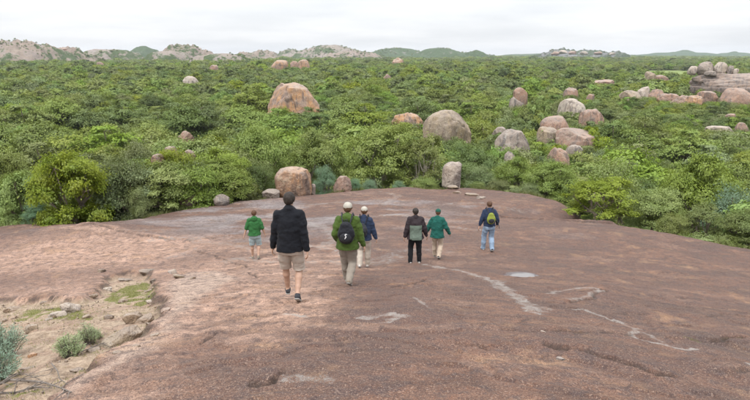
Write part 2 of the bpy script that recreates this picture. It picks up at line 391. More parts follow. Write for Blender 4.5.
# ------------------------------------------------------------------ materials of the land
def mat_rock():
    t = NT('granite_slope')
    pos = t.n('ShaderNodeNewGeometry').outputs['Position']
    A = t.n('ShaderNodeAttribute', attribute_name='mask_a'); B = t.n('ShaderNodeAttribute', attribute_name='mask_b'); D = t.n('ShaderNodeAttribute', attribute_name='mask_c')
    sa = t.n('ShaderNodeSeparateColor', {0: A.outputs['Color']}); sb = t.n('ShaderNodeSeparateColor', {0: B.outputs['Color']}); sc = t.n('ShaderNodeSeparateColor', {0: D.outputs['Color']})
    warm, pale, grey = sa.outputs[0], sa.outputs[1], sa.outputs[2]
    stain, crack, soil = sb.outputs[0], sb.outputs[1], sb.outputs[2]
    moss, edge, wet = sc.outputs[0], sc.outputs[1], sc.outputs[2]
    n_big = t.noise(pos, 0.45, 5, 0.6, 0.6); n_mid = t.noise(pos, 2.2, 5, 0.65, 0.3); n_sm = t.noise(pos, 9, 4, 0.7); n_f = t.noise(pos, 48, 3, 0.7); n_ff = t.noise(pos, 110, 2, 0.7)
    brown = t.mix(t.ramp(n_mid, (0.33, 0), (0.66, 1)), (0.092, 0.045, 0.029), (0.215, 0.110, 0.068))
    brown = t.mix(t.ramp(n_big, (0.40, 0), (0.62, 1)), brown, (0.110, 0.058, 0.042))
    tan = t.mix(t.ramp(n_mid, (0.35, 0), (0.65, 1)), (0.515, 0.331, 0.239), (0.259, 0.152, 0.099))
    wf = t.math('MULTIPLY_ADD', n_sm, 0.7); t.t.nodes[-1]
    c = t.mix(t.ramp(t.math('ADD', warm, t.math('MULTIPLY', t.math('SUBTRACT', n_sm, 0.5), 0.7)), (0.25, 0), (0.8, 1)), brown, tan)
    c = t.mix(t.math('MULTIPLY', t.ramp(t.math('ADD', pale, t.math('MULTIPLY', t.math('SUBTRACT', n_sm, 0.5), 0.8)), (0.3, 0), (0.95, 1)), 0.58), c, (0.510, 0.399, 0.315))
    c = t.mix(t.math('MULTIPLY', t.ramp(t.math('ADD', grey, t.math('MULTIPLY', t.math('SUBTRACT', n_sm, 0.5), 0.9)), (0.3, 0), (0.8, 1)), 0.75), c, (0.264, 0.248, 0.248))
    # ochre iron patches
    c = t.mix(t.math('MULTIPLY', t.ramp(t.noise(pos, 1.1, 4, 0.6, 0.5), (0.58, 0), (0.72, 1)), 0.38), c, (0.50, 0.30, 0.15))
    c = t.mix(t.math('MULTIPLY', t.ramp(t.noise(t.scalev(pos, (0.55, 1, 1)), 0.8, 5, 0.6, 0.8), (0.47, 0), (0.62, 1)), t.math('MULTIPLY', t.math('SUBTRACT', 1.0, warm, True), 0.55)), c, (0.060, 0.040, 0.032))
    # dark crust lichen, broken up
    n_l = t.noise(pos, 5.5, 6, 0.75)
    c = t.mix(t.math('MULTIPLY', t.ramp(n_l, (0.48, 0), (0.60, 1)), 0.70), c, (0.068, 0.046, 0.043))
    # coarse grain speckle
    c = t.mix(t.math('MULTIPLY', t.ramp(n_f, (0.52, 0), (0.60, 1)), 0.60), c, (0.057, 0.037, 0.035))
    c = t.mix(t.math('MULTIPLY', t.ramp(n_f, (0.35, 1), (0.44, 0)), 0.45), c, (0.426, 0.312, 0.238))
    c = t.mix(t.math('MULTIPLY', t.ramp(n_ff, (0.58, 0), (0.65, 1)), 0.26), c, (0.558, 0.468, 0.405))
    c = t.mix(t.math('MULTIPLY', t.ramp(n_ff, (0.39, 1), (0.46, 0)), 0.78), c, (0.054, 0.036, 0.033))
    sfac = t.ramp(t.math('ADD', t.math('ADD', t.math('MULTIPLY', stain, 0.62), t.math('MULTIPLY', t.math('SUBTRACT', n_f, 0.5), 2.0)), t.math('MULTIPLY', t.math('SUBTRACT', n_l, 0.5), 2.6)), (0.32, 0), (0.95, 1))
    sfac = t.math('MULTIPLY', sfac, t.ramp(stain, (0.0, 0), (0.35, 1)))
    c = t.mix(t.math('MULTIPLY', sfac, 0.56), c, t.mix(t.ramp(n_ff, (0.4, 0), (0.6, 1)), (0.288, 0.268, 0.240), (0.493, 0.468, 0.425)))
    so = t.mix(t.ramp(n_sm, (0.35, 0), (0.65, 1)), (0.216, 0.156, 0.104), (0.408, 0.319, 0.232))
    so = t.mix(t.math('MULTIPLY', t.ramp(n_f, (0.5, 0), (0.6, 1)), 0.5), so, (0.20, 0.15, 0.10))
    c = t.mix(t.math('MULTIPLY', t.ramp(soil, (0.2, 0), (0.8, 1)), 0.85), c, so)
    mo = t.mix(t.ramp(n_f, (0.4, 0), (0.6, 1)), (0.07, 0.08, 0.02), (0.21, 0.20, 0.06))
    c = t.mix(t.ramp(t.math('ADD', moss, t.math('MULTIPLY', t.math('SUBTRACT', n_sm, 0.5), 0.8)), (0.35, 0), (0.7, 0.9)), c, mo)
    c = t.mix(t.math('MULTIPLY', edge, 0.42), c, (0.10, 0.07, 0.06))
    c = t.mix(t.math('MULTIPLY', crack, 0.9), c, (0.050, 0.035, 0.028))  # real cracks, plus the shade painted under the hollow rim
    c = t.mix(t.math('MULTIPLY', t.ramp(wet, (0.0, 0), (0.3, 1), (0.75, 1), (1.0, 0)), 0.55), c, (0.10, 0.08, 0.085))
    c = t.mix(t.ramp(wet, (0.75, 0), (1.0, 0.75)), c, (0.45, 0.43, 0.42))  # bed painted pale to stand in for bright sky reflection in the puddle
    h1 = t.bump(n_sm, 0.8, 0.04); h2 = t.bump(n_f, 1.0, 0.012, h1); h3 = t.bump(n_ff, 0.8, 0.005, h2)
    ro = t.n('ShaderNodeMix', {0: wet, 2: 0.80, 3: 0.25}, data_type='FLOAT').outputs[0]
    t.bsdf(c, ro, 0.25, h3)
    return t.m

def mat_ground():
    t = NT('valley_ground')
    pos = t.n('ShaderNodeNewGeometry').outputs['Position']
    a = t.noise(pos, 0.06, 5, 0.6); b = t.noise(pos, 0.8, 5, 0.7)
    c = t.mix(t.ramp(b, (0.35, 0), (0.65, 1)), (0.035, 0.05, 0.015), (0.10, 0.125, 0.035))
    c = t.mix(t.ramp(a, (0.52, 0), (0.66, 0.7)), c, (0.17, 0.17, 0.07))
    f = t.n('ShaderNodeAttribute', attribute_name='field').outputs['Fac']
    c = t.mix(f, c, t.mix(b, (0.12, 0.17, 0.05), (0.22, 0.25, 0.09)))
    t.bsdf(c, 0.9, 0.1, t.bump(b, 0.6, 0.3))
    return t.m

def mat_boulder(name, base, second, streak, lich, seedv):
    t = NT(name)
    tc_ = t.n('ShaderNodeTexCoord').outputs['Object']; oi = t.n('ShaderNodeObjectInfo')
    off = t.n('ShaderNodeVectorMath', {0: tc_, 1: oi.outputs['Location']}, operation='ADD').outputs[0]
    pos = t.n('ShaderNodeVectorMath', {0: off, 1: (seedv, 0, 0)}, operation='ADD').outputs[0]
    sv = t.scalev(pos, (1.0, 1.0, 0.16))
    n1 = t.noise(pos, 0.35, 5, 0.6, 0.4); n2 = t.noise(pos, 1.6, 5, 0.65); n3 = t.noise(pos, 7, 4, 0.7); s1 = t.noise(sv, 1.1, 5, 0.6, 0.5)
    c = t.mix(t.ramp(n1, (0.40, 0), (0.60, 1)), base, second)
    c = t.mix(t.math('MULTIPLY', t.ramp(s1, (0.50, 0), (0.62, 1)), 0.8), c, streak)
    c = t.mix(t.math('MULTIPLY', t.ramp(n2, (0.55, 0), (0.66, 1)), 0.65), c, lich)
    c = t.mix(t.math('MULTIPLY', t.ramp(n3, (0.52, 0), (0.62, 1)), 0.35), c, (0.11, 0.09, 0.08))
    c = t.mix(t.math('MULTIPLY', t.ramp(n3, (0.36, 1), (0.44, 0)), 0.3), c, (0.52, 0.46, 0.40))
    # paler where the surface faces up
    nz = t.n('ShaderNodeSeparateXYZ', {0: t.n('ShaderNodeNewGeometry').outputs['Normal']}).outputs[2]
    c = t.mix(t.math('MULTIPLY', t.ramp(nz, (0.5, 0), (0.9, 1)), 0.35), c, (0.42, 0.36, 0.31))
    ck = t.n('ShaderNodeAttribute', attribute_name='crack').outputs['Fac']
    c = t.mix(t.math('MULTIPLY', ck, 0.75), c, (0.06, 0.045, 0.04))
    t.bsdf(c, 0.85, 0.2, t.bump(n3, 0.9, 0.10, t.bump(n2, 0.9, 0.25)))
    return t.m
MB = {
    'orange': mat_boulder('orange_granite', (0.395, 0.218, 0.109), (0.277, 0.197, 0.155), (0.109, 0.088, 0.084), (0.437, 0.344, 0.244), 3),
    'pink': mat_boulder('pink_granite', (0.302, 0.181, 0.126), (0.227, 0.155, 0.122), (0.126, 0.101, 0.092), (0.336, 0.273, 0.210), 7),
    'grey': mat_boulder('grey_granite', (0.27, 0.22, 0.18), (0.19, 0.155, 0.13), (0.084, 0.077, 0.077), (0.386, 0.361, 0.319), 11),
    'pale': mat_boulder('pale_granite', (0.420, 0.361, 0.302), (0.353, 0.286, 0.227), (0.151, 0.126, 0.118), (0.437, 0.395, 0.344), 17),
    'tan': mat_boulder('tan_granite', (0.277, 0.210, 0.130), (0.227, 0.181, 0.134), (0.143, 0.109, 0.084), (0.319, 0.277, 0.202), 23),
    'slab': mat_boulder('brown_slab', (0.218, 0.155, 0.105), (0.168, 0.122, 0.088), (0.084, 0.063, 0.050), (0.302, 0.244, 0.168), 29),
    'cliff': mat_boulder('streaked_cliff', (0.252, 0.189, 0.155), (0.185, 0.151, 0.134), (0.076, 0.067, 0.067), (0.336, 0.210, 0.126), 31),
}
def mat_hill(name, rock, veg, amt):
    t = NT(name)
    g = t.n('ShaderNodeNewGeometry'); pos = g.outputs['Position']
    a = t.noise(pos, 0.02, 6, 0.65, 0.3); b = t.noise(pos, 0.12, 5, 0.7); s = t.noise(t.scalev(pos, (1, 1, 0.3)), 0.05, 4, 0.6, 0.5)
    c = t.mix(t.ramp(b, (0.35, 0), (0.65, 1)), rock, tuple(k * 0.72 for k in rock))
    c = t.mix(t.math('MULTIPLY', t.ramp(s, (0.5, 0), (0.62, 1)), 0.5), c, (0.25, 0.215, 0.20))
    c = t.mix(t.ramp(t.math('ADD', a, t.math('MULTIPLY', t.math('SUBTRACT', b, 0.5), 0.5)), (amt, 1), (amt + 0.06, 0)), c, veg)
    t.bsdf(c, 0.9, 0.1, t.bump(b, 0.8, 3.0))
    return t.m
MH = {'rocky': mat_hill('hill_rock_and_bush', (0.270, 0.216, 0.175), (0.060, 0.085, 0.034), 0.44), 'bare': mat_hill('hill_bare_granite', (0.277, 0.234, 0.198), (0.060, 0.085, 0.034), 0.47),
      'crag': mat_hill('hill_grey_crag', (0.182, 0.181, 0.182), (0.051, 0.072, 0.038), 0.50), 'green': mat_hill('hill_wooded', (0.239, 0.223, 0.198), (0.055, 0.085, 0.038), 0.60), 'blue': mat_hill('hill_far_wooded', (0.189, 0.209, 0.198), (0.051, 0.085, 0.043), 0.62)}

def mat_leaf(name, c1, c2, hue=0.014, trans=0.22, val=0.26):
    t = NT(name)
    oi = t.n('ShaderNodeObjectInfo'); g = t.n('ShaderNodeNewGeometry')
    pos = g.outputs['Position']
    n = t.noise(pos, 0.9, 3, 0.6)
    c = t.mix(t.ramp(n, (0.35, 0), (0.65, 1)), c1, c2)
    rr = oi.outputs['Random']; ri = g.outputs['Random Per Island']
    h = t.math('ADD', 0.5 - hue, t.math('MULTIPLY', rr, hue * 2))
    v = t.math('ADD', t.math('ADD', 1 - val, t.math('MULTIPLY', t.math('FRACT', t.math('MULTIPLY', rr, 7.31)), val * 1.5)), t.math('MULTIPLY', t.math('SUBTRACT', ri, 0.5), 0.18))
    s = t.math('ADD', 0.84, t.math('MULTIPLY', t.math('FRACT', t.math('MULTIPLY', rr, 3.7)), 0.22))
    c = t.n('ShaderNodeHueSaturation', {'Hue': h, 'Saturation': s, 'Value': v, 'Color': c}).outputs[0]
    d = t.n('ShaderNodeBsdfDiffuse', {'Color': c}); tr = t.n('ShaderNodeBsdfTranslucent', {'Color': t.mix(0.5, c, (0.30, 0.34, 0.06))})
    gl = t.n('ShaderNodeBsdfGlossy', {'Roughness': 0.45, 'Color': (0.8, 0.85, 0.8, 1)})
    m1 = t.n('ShaderNodeMixShader', {0: trans, 1: d.outputs[0], 2: tr.outputs[0]}); m2 = t.n('ShaderNodeMixShader', {0: 0.022, 1: m1.outputs[0], 2: gl.outputs[0]})
    t.t.links.new(m2.outputs[0], t.out.inputs[0])
    return t.m
ML = {
    'mid': mat_leaf('leaves_mid_green', (0.167, 0.220, 0.040), (0.227, 0.266, 0.055)),
    'bright': mat_leaf('leaves_bright_green', (0.156, 0.235, 0.035), (0.199, 0.272, 0.045), 0.02),
    'yellow': mat_leaf('leaves_yellow_green', (0.171, 0.224, 0.024), (0.254, 0.281, 0.028), 0.012, 0.36, 0.2),
    'gold': mat_leaf('leaves_yellow', (0.232, 0.280, 0.029), (0.295, 0.337, 0.043), 0.01, 0.36, 0.15),
    'grey': mat_leaf('leaves_grey_green', (0.165, 0.211, 0.071), (0.217, 0.256, 0.093), 0.02),
    'dark': mat_leaf('leaves_dark_green', (0.099, 0.146, 0.041), (0.140, 0.183, 0.050)),
    'blue': mat_leaf('leaves_blue_green', (0.120, 0.204, 0.118), (0.168, 0.252, 0.149), 0.01, 0.3, 0.2),
    'olive': mat_leaf('leaves_olive', (0.153, 0.202, 0.052), (0.197, 0.239, 0.065), 0.02),
}
def mat_bark(name, a, b):
    t = NT(name); pos = t.n('ShaderNodeNewGeometry').outputs['Position']
    n = t.noise(t.scalev(pos, (8, 8, 2)), 2, 4, 0.7)
    t.bsdf(t.mix(t.ramp(n, (0.35, 0), (0.65, 1)), a, b), 0.9, 0.15, t.bump(n, 0.5, 0.02)); return t.m
BARK = mat_bark('bark_grey_brown', (0.13, 0.10, 0.075), (0.28, 0.24, 0.19))
BARKP = mat_bark('bark_pale', (0.30, 0.26, 0.21), (0.45, 0.40, 0.33))
TWIG = mat_bark('dead_wood', (0.09, 0.075, 0.065), (0.22, 0.19, 0.165))

# ------------------------------------------------------------------ rock slope
def polar(azs, ds):
    A_, D_ = np.meshgrid(np.radians(azs), ds, indexing='ij')
    x, y = D_ * np.sin(A_), D_ * np.cos(A_)
    na, nd = len(azs), len(ds)
    i, j = np.meshgrid(np.arange(na - 1), np.arange(nd - 1), indexing='ij'); a = (i * nd + j).ravel()
    return x.ravel(), y.ravel(), np.stack([a, a + 1, a + nd + 1, a + nd], 1)
azs = np.concatenate([np.linspace(-180, -48, 50, endpoint=False), np.linspace(-48, -38, 50, endpoint=False), np.linspace(-38, 38, 560), np.linspace(38, 48, 51)[1:], np.linspace(48, 180, 51)[1:]])
u = np.linspace(0, 1, 340)
ds = np.concatenate([np.linspace(0.02, 3.2, 40, endpoint=False), 3.2 + 8.8 * np.linspace(0, 1, 270, endpoint=False) ** 1.25, 12 + 34 * u ** 1.15])
x, y, f = polar(azs, ds)
z, M = rock_z(x, y)
me = np_mesh('granite_slope', np.stack([x, y, z], 1), f)
def attr(me, name, a, b, c):
    at = me.color_attributes.new(name, 'FLOAT_COLOR', 'POINT')
    at.data.foreach_set('color', np.stack([a, b, c, np.ones_like(a)], 1).astype(np.float32).ravel())
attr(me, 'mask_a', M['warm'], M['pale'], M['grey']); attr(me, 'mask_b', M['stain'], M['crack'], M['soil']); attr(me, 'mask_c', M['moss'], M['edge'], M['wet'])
struct(link('rock_terrain', me, mat_rock()))

# valley ground, one sheet out to the horizon
azs = np.concatenate([np.linspace(-180, -45, 50, endpoint=False), np.linspace(-45, 45, 300), np.linspace(45, 180, 51)[1:]])
ds = np.concatenate([np.linspace(1, 18, 6, endpoint=False), 18 * (6400 / 18) ** np.linspace(0, 1, 260)])
x, y, f = polar(azs, ds)
FIELDS = [(540, 76.5, 26, 1.6), (668, 70.5, 34, 2.6), (598, 80, 12, 1.2), (430, 62, 16, .8)]
def fieldmask(x, y):
    m = np.zeros(np.shape(x)); 
    for (fx, fy, hw, hh) in FIELDS:
        r = ray(fx, fy); d = -16.5 / r[2]; X, Y = r[0] * d, r[1] * d; w = hw / F * d
        r2 = ray(fx, fy - hh); dl = max(45, 1.7 * (-16.5 / r2[2] - d))
        rad = np.hypot(x, y); ta = (np.arctan2(x, y) - math.atan2(X, Y)) * d
        m = np.maximum(m, 1 - sstep(0.75, 1.1, np.sqrt((ta / w) ** 2 + ((rad - d) / dl) ** 2)))
    return m
me = np_mesh('ground', np.stack([x, y, ground(x, y)], 1), f)
at = me.attributes.new('field', 'FLOAT', 'POINT'); at.data.foreach_set('value', fieldmask(x, y).astype(np.float32))
struct(link('ground', me, mat_ground()))

# hills on the skyline
for h in HD:
    n = 96
    g = np.linspace(-1.35, 1.35, n); U, V = np.meshgrid(g, g, indexing='ij')
    ca, sa = math.cos(h['az']), math.sin(h['az'])
    lx, ly = U * h['rx'], V * h['rx'] * 0.8
    X = h['x'] + lx * ca + ly * sa; Y = h['y'] - lx * sa + ly * ca
    Z = hill_h(h, X.ravel(), Y.ravel()); Z = np.where(Z <= 0.0, -26, Z) - 20.5
    i, j = np.meshgrid(np.arange(n - 1), np.arange(n - 1), indexing='ij'); a = (i * n + j).ravel()
    me = np_mesh('hill', np.stack([X.ravel(), Y.ravel(), Z], 1), np.stack([a, a + 1, a + n + 1, a + n], 1)[:, ::-1])
    struct(link('hill', me, MH[h['kd']]))
# ------------------------------------------------------------------ boulders
def ico(sub):
    bm = bmesh.new(); bmesh.ops.create_icosphere(bm, subdivisions=sub, radius=1.0)
    v = np.array([w.co[:] for w in bm.verts]); f = np.array([[w.index for w in q.verts] for q in bm.faces]); bm.free(); return v, f
ICO = {k: ico(k) for k in (3, 4, 5, 6)}
def rock_shape(seed, n=2.6, sub=5, cuts=4, rough=0.10, crack=0.0, taper=0.0, jag=0.0, planes=()):
    v, f = ICO[sub]; r_ = np.random.default_rng(seed)
    p = v / (np.abs(v) ** n).sum(1, keepdims=True) ** (1 / n)
    for k in range(cuts):
        q = r_.normal(size=3); q[2] = q[2] * 0.7 + 0.1; q /= np.linalg.norm(q); t = r_.uniform(0.62, 0.9)
        dd = p @ q - t; p = p - np.outer(np.where(dd > 0, dd * 0.82, 0), q)
    for (q, t, s_) in planes:
        q = np.array(q, float); q /= np.linalg.norm(q); dd = p @ q - t; p = p - np.outer(np.where(dd > 0, dd * s_, 0), q)
    p = p * (1 + rough * 1.35 * fbm3(p * 1.3 + seed, 3, seed) + rough * 0.5 * fbm3(p * 4.2 + seed, 4, seed + 5))[:, None]
    if jag: p = p * (1 + jag * (np.abs(fbm3(p * 2.6 + seed, 3, seed + 9)) - 0.2))[:, None]
    cr = np.zeros(len(p))
    if crack:
        q = p * np.array([1.3, 1.3, 0.55]); w = np.abs(fbm3(q + seed * 3.1, 3, seed + 3)); cr = np.clip(1 - w / 0.035, 0, 1) * (fbm3(p * 1.1 + 5, 2, seed + 8) > 0.0)
        p = p * (1 - crack * cr)[:, None]
    p[:, 0] *= 1 - taper * p[:, 2]; p[:, 1] *= 1 - taper * p[:, 2]
    mn, mx_ = p.min(0), p.max(0)
    p[:, 0] = (p[:, 0] - mn[0]) / (mx_[0] - mn[0]) * 2 - 1; p[:, 1] = (p[:, 1] - mn[1]) / (mx_[1] - mn[1]) * 2 - 1; p[:, 2] = p[:, 2] / mx_[2]
    return p, f, cr
BOULD = []   # keep-clear records for the trees
def boulder(x0, x1, yt, yb, mat, label, seed, d=None, zb=-15.3, dome=True, n=2.6, cuts=4, rough=0.10, crack=0.06, taper=0.0, jag=0.06, dp=0.8, group=None, sit=False, flat=0, name='boulder', cat='boulder', planes=(), edge=False):
    xc = (x0 + x1) / 2
    rb = ray(xc, yb)
    if sit and edge:
        q = np.linspace(15, 45, 900); d = float(q[np.argmax(rb[2] * q < rock_z(rb[0] * q, rb[1] * q)[0])]); d = min(d, float(Redge(az_of(rb[0], rb[1]))) + .6) if d > 15.1 else float(Redge(az_of(rb[0], rb[1]))) + .3
    if d is None: d = zb / rb[2]
    x, y = rb[0] * d, rb[1] * d
    _, _, dep = proj(x, y, rb[2] * d)
    w = (x1 - x0) / F * dep / 2
    ztop = ray(xc, yt)[2] * (d + w * dp * 0.3)
    zbot = rb[2] * d
    x, y = rb[0] * (d + w * dp * 0.7), rb[1] * (d + w * dp * 0.7)
    sub = 5 if (x1 - x0) > 18 else 4
    if (x1 - x0) > 45: sub = 6
    p, f, cr = rock_shape(seed, n, sub, cuts + 3, rough, crack, taper, jag, planes)
    h = ztop - zbot
    if sit:
        g = zbot - 0.04 * h
        if d < 60: g = min(g, float(rock_z(np.array([x]), np.array([y]))[0][0]) - 0.10 * h)
        zc = zbot + h * 0.45; rz = ztop - zc
        low = -(zc - g)
    else:
        gz = float(ground(np.array([x]), np.array([y]))[0]) - 1.0
        if d < 60: gz = max(gz, float(rock_z(np.array([x]), np.array([y]))[0][0]) - .3)
        if -90 < float(hills_z(np.array([x]), np.array([y]))[0]): gz = zbot - 3
        zc = zbot + h * (0.0 if dome else 0.4); g = min(gz, zbot - 0.5); rz = ztop - zc; low = -(zc - g)
        lo = p[:, 2] < 0; hh = np.hypot(p[lo, 0], p[lo, 1]) + 1e-6; k = np.where(hh > 0, hh ** 0.35 / hh, 1); p[lo, 0] *= k; p[lo, 1] *= k
    z = np.where(p[:, 2] > 0, p[:, 2] * rz, -np.abs(p[:, 2] / abs(p[:, 2].min())) * -low)
    z = np.where(p[:, 2] > 0, z, low * np.abs(p[:, 2] / p[:, 2].min()))
    if flat:
        z = np.where(z > rz * flat, rz * flat + (z - rz * flat) * 0.12, z); z = np.where(z > 0, z * rz / z.max(), z)
    base = zc + low
    me = np_mesh('boulder', np.stack([p[:, 0] * w, p[:, 1] * w * dp, z - low], 1), f)
    a = me.attributes.new('crack', 'FLOAT', 'POINT'); a.data.foreach_set('value', cr.astype(np.float32))
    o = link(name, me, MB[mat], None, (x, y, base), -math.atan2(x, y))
    tag(o, label, cat, group)
    BOULD.append((x0, x1, yt, yb, math.hypot(x, y), x, y, w, 0 if sit else 1, dp))
    return o
bo = boulder
bo(264, 320, 83.5, 115, 'orange', 'huge orange and grey boulder with a split face, largest in the woodland', 5, n=3.4, cuts=0, crack=0.05, taper=0.0, rough=0.13, dp=0.9, planes=(((-.8, -.25, .45), .70, .95), ((.72, -.1, .62), .80, .9), ((.2, -.9, .15), .66, .9), ((-.45, -.9, .1), .74, .9), ((.15, 0, 1), .84, .8)))
bo(271, 288.5, 60, 70.5, 'orange', 'left one of three rounded orange boulders close together far out', 6, dome=False, cuts=3)
bo(290, 300, 61, 70, 'pink', 'narrow middle boulder of the far trio of orange boulders', 7, dome=False, cuts=4, taper=.1)
bo(298, 310, 59.5, 70.5, 'orange', 'right one of three rounded orange boulders close together far out', 8, dome=False, cuts=4, taper=.15)
bo(391, 404, 57.5, 64.5, 'orange', 'small jagged orange outcrop far away just under the skyline', 9, cuts=5, jag=.5)
bo(391, 424, 112.5, 128, 'orange', 'low sloping orange boulder left of the large domed tan boulder', 10, n=2.3, cuts=3, dp=.6, rough=.14)
bo(422, 472, 110.5, 143, 'tan', 'large domed boulder with grey left flank and tan streaks', 12, n=2.4, cuts=1, rough=.07, crack=.04, planes=(((.66, -.2, .70), .80, .6),))
bo(513, 527.5, 87.5, 98, 'pink', 'rounded brown boulder balanced on a taller block', 13, d=150.5, dome=False, cuts=3, n=2.5)
bo(508.5, 524, 96, 110, 'grey', 'leaning grey block carrying a rounded boulder on top', 14, d=150, dome=False, cuts=4, taper=.1)
bo(557, 586, 98.5, 117, 'pale', 'pale domed boulder with bushes growing over its face', 15, n=2.3, cuts=2)
bo(578, 604, 109, 127, 'pink', 'pinkish rounded boulder at the right shoulder of a pale dome', 16, n=2.4, cuts=3)
bo(539.5, 571, 116, 131, 'pink', 'smooth reddish domed boulder resting above a wide square block', 17, d=112, n=2.2, cuts=2, rough=.07, crack=0)
bo(555, 593.5, 129, 149, 'pink', 'wide squared pinkish boulder below the reddish dome', 18, d=106, n=4.0, cuts=3, rough=.05, dome=False, crack=.04)
bo(536, 557, 127, 146, 'tan', 'shaded block wedged left of the wide squared boulder', 19, d=108, n=3.0, cuts=4, dome=False)
bo(565, 582, 145, 156, 'grey', 'small grey boulder under the front of the wide squared boulder', 20, d=97, n=2.6, cuts=3)
bo(545, 569, 148, 171, 'pink', 'leaning reddish slab boulder half buried in bushes', 21, d=88, n=2.4, cuts=4, taper=.1)
bo(494, 530, 130, 152, 'grey', 'rounded grey and white boulder behind green bushes', 22, d=92, n=2.4, cuts=4)
bo(492, 507, 127, 135, 'grey', 'small dark boulder behind the grey and white one', 23, d=104, n=2.4, cuts=4)
bo(504, 515, 152, 162, 'grey', 'low grey stone in bushes under the grey and white boulder', 24, d=78, n=2.4, cuts=4)
bo(563, 578, 87.5, 98, 'pink', 'small pink rock showing above trees behind the pale dome', 25, n=2.6, cuts=5, jag=.2)
bo(586, 594, 94, 100, 'pink', 'tiny pink rock among trees right of the pale dome', 26, n=2.6, cuts=4)
bo(592, 614, 79.5, 84, 'pink', 'long flat pinkish ledge of rock in the middle of the woodland', 27, n=2.6, cuts=4)
bo(644, 655, 71.5, 81, 'tan', 'small upright brown rock left of the flat topped cliff', 29, dome=False, cuts=4)
bo(653, 668, 75, 81, 'pink', 'low pink rock between the upright brown rock and the cliff', 30, cuts=4)
# cliff with boulders on it
bo(692, 800, 73, 98, 'cliff', 'broad flat topped cliff of streaked granite on the right', 32, n=3.4, cuts=3, rough=.12, dp=.35, dome=False, crack=.06, jag=.12, name='cliff', cat='cliff')
dc = BOULD[-1][4]
bo(687, 697, 66, 75, 'pale', 'small pale boulder at the left end of the cliff top row', 33, d=dc, cuts=3, dome=False, sit=True)
bo(696.5, 712, 61.5, 75.5, 'grey', 'tall grey boulder second along the cliff top', 34, d=dc, cuts=5, dome=False, taper=.15, sit=True)
bo(713, 726, 62, 75.5, 'pale', 'rounded pale boulder in the middle of the cliff top', 35, d=dc + 1, cuts=3, dome=False, sit=True)
bo(726, 733, 65.5, 75, 'grey', 'narrow grey stone right of the rounded pale boulder', 36, d=dc + 1, cuts=4, dome=False, sit=True)
bo(732.5, 738, 68.5, 75, 'pale', 'smallest stone at the right end of the cliff top row', 37, d=dc + 1, cuts=4, dome=False, sit=True)
bo(704, 716, 71, 76, 'grey', 'low grey stone wedged between the big cliff top boulders', 38, d=dc - 3, cuts=4, dome=False, sit=True)
bo(716, 752, 88, 105, 'pink', 'smooth pink dome of rock below the cliff', 39, n=2.2, cuts=1, rough=.05, crack=0)
bo(619, 643, 90.5, 99.5, 'tan', 'low brown ledge at the left of the jagged rock band', 40, cuts=4)
bo(635, 651, 86.5, 99, 'pale', 'pointed pale rock in the jagged rock band', 41, cuts=6, dome=False, taper=.25, jag=.2)
bo(648, 664, 89, 99.5, 'pink', 'second pointed rock right of the pale point', 42, cuts=6, dome=False, taper=.25)
bo(657, 680, 93.5, 102.5, 'pink', 'low pink rock in the middle of the jagged band', 43, cuts=5, jag=.2)
bo(670, 690, 95, 104.5, 'pink', 'blocky pink rock in the jagged band beside a round bush', 44, cuts=6, jag=.2)
bo(683, 702, 95.5, 105, 'orange', 'low orange rock in the jagged band below the cliff', 45, cuts=5, jag=.2)
bo(696, 716, 91, 104, 'pink', 'upright pink block ending the jagged band on the right', 46, cuts=6, dome=False)
bo(706, 733, 126, 130.5, 'pale', 'flat pale slab of rock in the woodland below the right dome', 47, cuts=4)
bo(735, 748, 122.5, 132, 'pink', 'small pointed pink rock beside the flat pale slab', 48, cuts=5, taper=.2)
bo(725, 735, 113.5, 118, 'pink', 'small pink rock under the round dark bush on the right', 49, cuts=5)
bo(183, 200, 76, 84, 'pale', 'small pale rock with a dark notch in the left woodland', 50, cuts=6, jag=.25)
bo(209, 219, 65, 71, 'pink', 'small pink rock far out in the left woodland', 51, cuts=4)
bo(96, 104, 62, 66, 'pink', 'faint pink stone amid the far left woodland', 52, cuts=4)
bo(121, 152, 54.5, 57.5, 'pale', 'long pale strip of bare rock under the far left hills', 53, cuts=3)
bo(383, 391, 74, 79, 'pink', 'little pinkish stone in the middle of the far woodland', 54, cuts=4)
bo(178, 194, 131, 141, 'pink', 'pinkish upper rock of the outcrop behind yellow green trees', 55, d=47, cuts=6, jag=.25)
bo(151, 165, 154, 163, 'pink', 'jumbled brown rock at the left foot of the outcrop', 56, d=37, cuts=7, jag=.3, dome=False)
bo(164, 180, 146, 160, 'tan', 'steep tan rock face in the middle of the outcrop', 57, d=41, cuts=7, jag=.25, dome=False)
bo(181, 196, 150, 162, 'pink', 'pinkish rock with dark clefts at the right of the outcrop', 58, d=40, cuts=7, jag=.25, dome=False)
bo(180, 196, 194, 203, 'pink', 'brown boulder behind the yellow green tree trunk', 60, sit=True, edge=True, cuts=5)
bo(213.5, 230, 195, 205.5, 'grey', 'pale grey boulder with a split top at the left slope edge', 61, sit=True, edge=True, cuts=4, crack=.08)
bo(262, 280, 190, 198, 'grey', 'flat grey slab leaning left of the big orange boulder', 62, sit=True, edge=True, cuts=5)
bo(275, 312, 168, 193, 'orange', 'squat orange boulder with a horizontal band at the slope edge', 63, sit=True, edge=True, n=2.6, cuts=3, rough=.08, crack=.05)
bo(309, 316, 184, 192, 'grey', 'small stone touching the right foot of the orange boulder', 64, sit=True, edge=True, cuts=5)
bo(333, 352, 176.5, 190, 'pink', 'conical pinkish grey boulder right of the orange one', 65, sit=True, edge=True, n=2.4, cuts=3, taper=.25)
bo(441.5, 461, 162, 187.5, 'pale', 'upright egg shaped pale boulder standing at the slope edge', 66, sit=True, edge=True, n=2.8, cuts=4, rough=.07, crack=.06)
